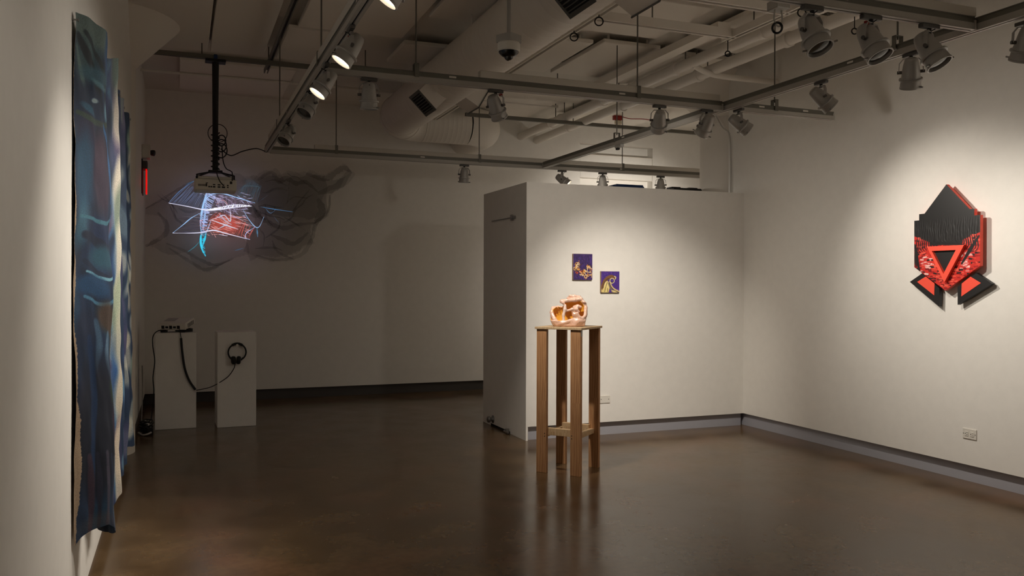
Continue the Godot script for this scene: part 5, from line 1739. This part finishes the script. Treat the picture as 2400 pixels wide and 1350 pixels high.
	for k in 4:
		tube(s, curve([Vector3(0.12, 0.01 + 0.008 * k, 0.12), Vector3(0.17, 0.012 + 0.008 * k, 0.1), Vector3(0.18, 0.01 + 0.008 * k, 0.03), Vector3(0.12, 0.012 + 0.008 * k, 0.0), Vector3(0.08, 0.012 + 0.008 * k, 0.07)], 0.02), 0.006, 6)
	put(s, "cable_coil", M.black, o)
	# ---- headphones on a hook
	o = thing("headphones", "black headphones hung on a hook on the white pedestal", "headphones", Vector3(0.571, 0.79, -9.405))
	s = begin(true)
	var band := []
	for i in 25:
		var a := deg_to_rad(-52.0 + 284.0 * i / 24.0)
		band.append(Vector3(0.09 * cos(a), 0.0 + 0.09 * sin(a) + 0.005, 0.03))
	tube(s, band, 0.0085, 8)
	put(s, "headband", M.black, o)
	s = begin(true)
	tube(s, band.slice(9, 16), 0.014, 8)
	put(s, "band_pad", M.black, o)
	for sg in [-1.0, 1.0]:
		s = begin(true)
		lathe(s, [Vector2(0, -0.02), Vector2(0.036, -0.02), Vector2(0.043, -0.01), Vector2(0.043, 0.012), Vector2(0.03, 0.022), Vector2(0, 0.022)], Transform3D(aim_basis(Vector3(sg, -0.1, 0.1)), Vector3(0.026 * sg - 0.012, -0.078, 0.045)), 20, false)
		put(s, "ear_cup", M.black, o)
		s = begin(true)
		tube(s, [Vector3(0.062 * sg, -0.055, 0.03), Vector3(0.045 * sg - 0.006, -0.078, 0.04)], 0.01, 8)
		put(s, "yoke", M.black, o)
	s = begin(true)
	lathe(s, [Vector2(0, 0), Vector2(0.007, 0), Vector2(0.007, 0.045), Vector2(0.013, 0.046), Vector2(0.013, 0.052), Vector2(0, 0.053)], Transform3D(aim_basis(Vector3.BACK), Vector3(0.0, 0.08, 0.0)), 14)
	one(s, "wall_hook", M.white_plastic, "small pale peg holding the headphones on the pedestal", "hook", Vector3(0.571, 0.79, -9.405))
	s = begin(true)
	tube(s, curve([Vector3(0.55, 0.68, -9.36), Vector3(0.536, 0.62, -9.37), Vector3(0.47, 0.53, -9.385), Vector3(0.33, 0.44, -9.42), Vector3(0.22, 0.408, -9.45), Vector3(0.167, 0.40, -9.462)]), 0.0045, 8)
	one(s, "headphone_cord", M.black, "thin black cord drooping from the headphones to the other pedestal", "cord")
	o = thing("cable_sleeve", "thick black cable sleeve curving down the front of the projector pedestal", "cable")
	s = begin(true)
	tube(s, curve([Vector3(0.018, 0.95, -9.468), Vector3(0.03, 0.8, -9.466), Vector3(0.055, 0.63, -9.466), Vector3(0.1, 0.5, -9.466), Vector3(0.16, 0.405, -9.468)]), 0.0115, 12)
	put(s, "sleeve", M.black, o)
	s = begin(true)
	tube(s, curve([Vector3(0.0, 1.04, -9.52), Vector3(0.008, 1.02, -9.472), Vector3(0.018, 0.95, -9.468)]), 0.004, 8)
	put(s, "lead", M.black, o)
	s = begin(true)
	tube(s, curve([Vector3(-0.12, 1.02, -9.55), Vector3(-0.2, 1.03, -9.5), Vector3(-0.25, 0.98, -9.47), Vector3(-0.255, 0.88, -9.47), Vector3(-0.236, 0.72, -9.47), Vector3(-0.252, 0.55, -9.47), Vector3(-0.244, 0.4, -9.48), Vector3(-0.26, 0.2, -9.5), Vector3(-0.28, 0.02, -9.46)]), 0.0055, 8)
	one(s, "power_cord", M.black, "thin black power cord hanging down beside the projector pedestal", "cord")
	# ---- cable pile in the corner
	var cp := thing("cable_pile", "tangled pile of black and white cables on the floor by the wall", "cables", Vector3(-0.32, 0, -9.36))
	var rnd2 := RandomNumberGenerator.new()
	rnd2.seed = 12
	for k in 9:
		s = begin(true)
		var pts := []
		var ph := rnd2.randf_range(0, TAU)
		for i in 26:
			var t := ph + i * 0.52
			pts.append(Vector3((0.03 + 0.035 * rnd2.randf()) * cos(t) + 0.01, 0.012 + 0.011 * k + 0.01 * sin(t * 1.7) + 0.012, (0.06 + 0.06 * rnd2.randf()) * sin(t)))
		tube(s, curve(pts, 0.015), 0.0075, 6)
		put(s, "looped_cable", M.cable_white if k == 4 or k == 7 else M.black, cp)
	s = begin()
	cbox(s, Vector3(0.045, 0.03, 0.02), Vector3(0.06, 0.06, 0.2), 0.008)
	put(s, "power_strip", M.black, cp)
	s = begin(true)
	tube(s, curve([Vector3(-0.06, 0.02, 0.1), Vector3(-0.02, 0.01, 0.2), Vector3(0.03, 0.02, 0.23), Vector3(0.06, 0.03, 0.2)]), 0.009, 8)
	put(s, "white_cable", M.cable_white, cp)
	s = begin(true)
	tube(s, curve([Vector3(-0.045, 0.05, -0.2), Vector3(-0.06, 0.35, -0.9), Vector3(-0.066, 0.6, -0.95)]), 0.006, 6)
	put(s, "wall_lead", M.cable_white, cp)
	# ---- exit sign and emergency lamp on the left wall
	o = thing("exit_sign", "narrow exit sign on the left wall glowing red along its edge", "sign", Vector3(WALL_L, 2.70, -10.5))
	s = begin()
	cbox(s, Vector3(0.006, 0.03, 0), Vector3(0.012, 0.39, 0.3), 0.002)
	put(s, "back_plate", M.black, o)
	s = begin()
	cbox(s, Vector3(0.035, 0.165, 0), Vector3(0.05, 0.09, 0.2), 0.004)
	put(s, "housing", M.fixture_dark, o)
	s = begin()
	cbox(s, Vector3(0.048, -0.02, 0.0), Vector3(0.014, 0.28, 0.12), 0.002)
	put(s, "exit_sign_panel", M.exit_sign_glow, o)
	var le := OmniLight3D.new()
	le.name = "exit_sign_light"
	o.add_child(le)
	le.position = Vector3(0.075, -0.02, 0.0)
	le.light_color = Color(1.0, 0.1, 0.08)
	le.light_energy = 0.006
	le.omni_range = 8.0
	le.omni_attenuation = 2.0
	le.light_size = 0.05
	le.shadow_enabled = true
	o = thing("emergency_lamp", "small white emergency lamp box with a black head on the left wall", "lamp", Vector3(WALL_L, 3.02, -10.5))
	s = begin()
	cbox(s, Vector3(0.045, 0, 0), Vector3(0.09, 0.155, 0.15), 0.006)
	put(s, "case", M.white_plastic, o)
	s = begin(true)
	lathe(s, [Vector2(0, 0), Vector2(0.024, 0), Vector2(0.034, 0.02), Vector2(0.034, 0.045), Vector2(0.026, 0.052), Vector2(0, 0.054)], Transform3D(aim_basis(Vector3(1, -0.15, 0.2)), Vector3(0.088, -0.005, 0.02)), 20)
	put(s, "lamp_head", M.black, o)
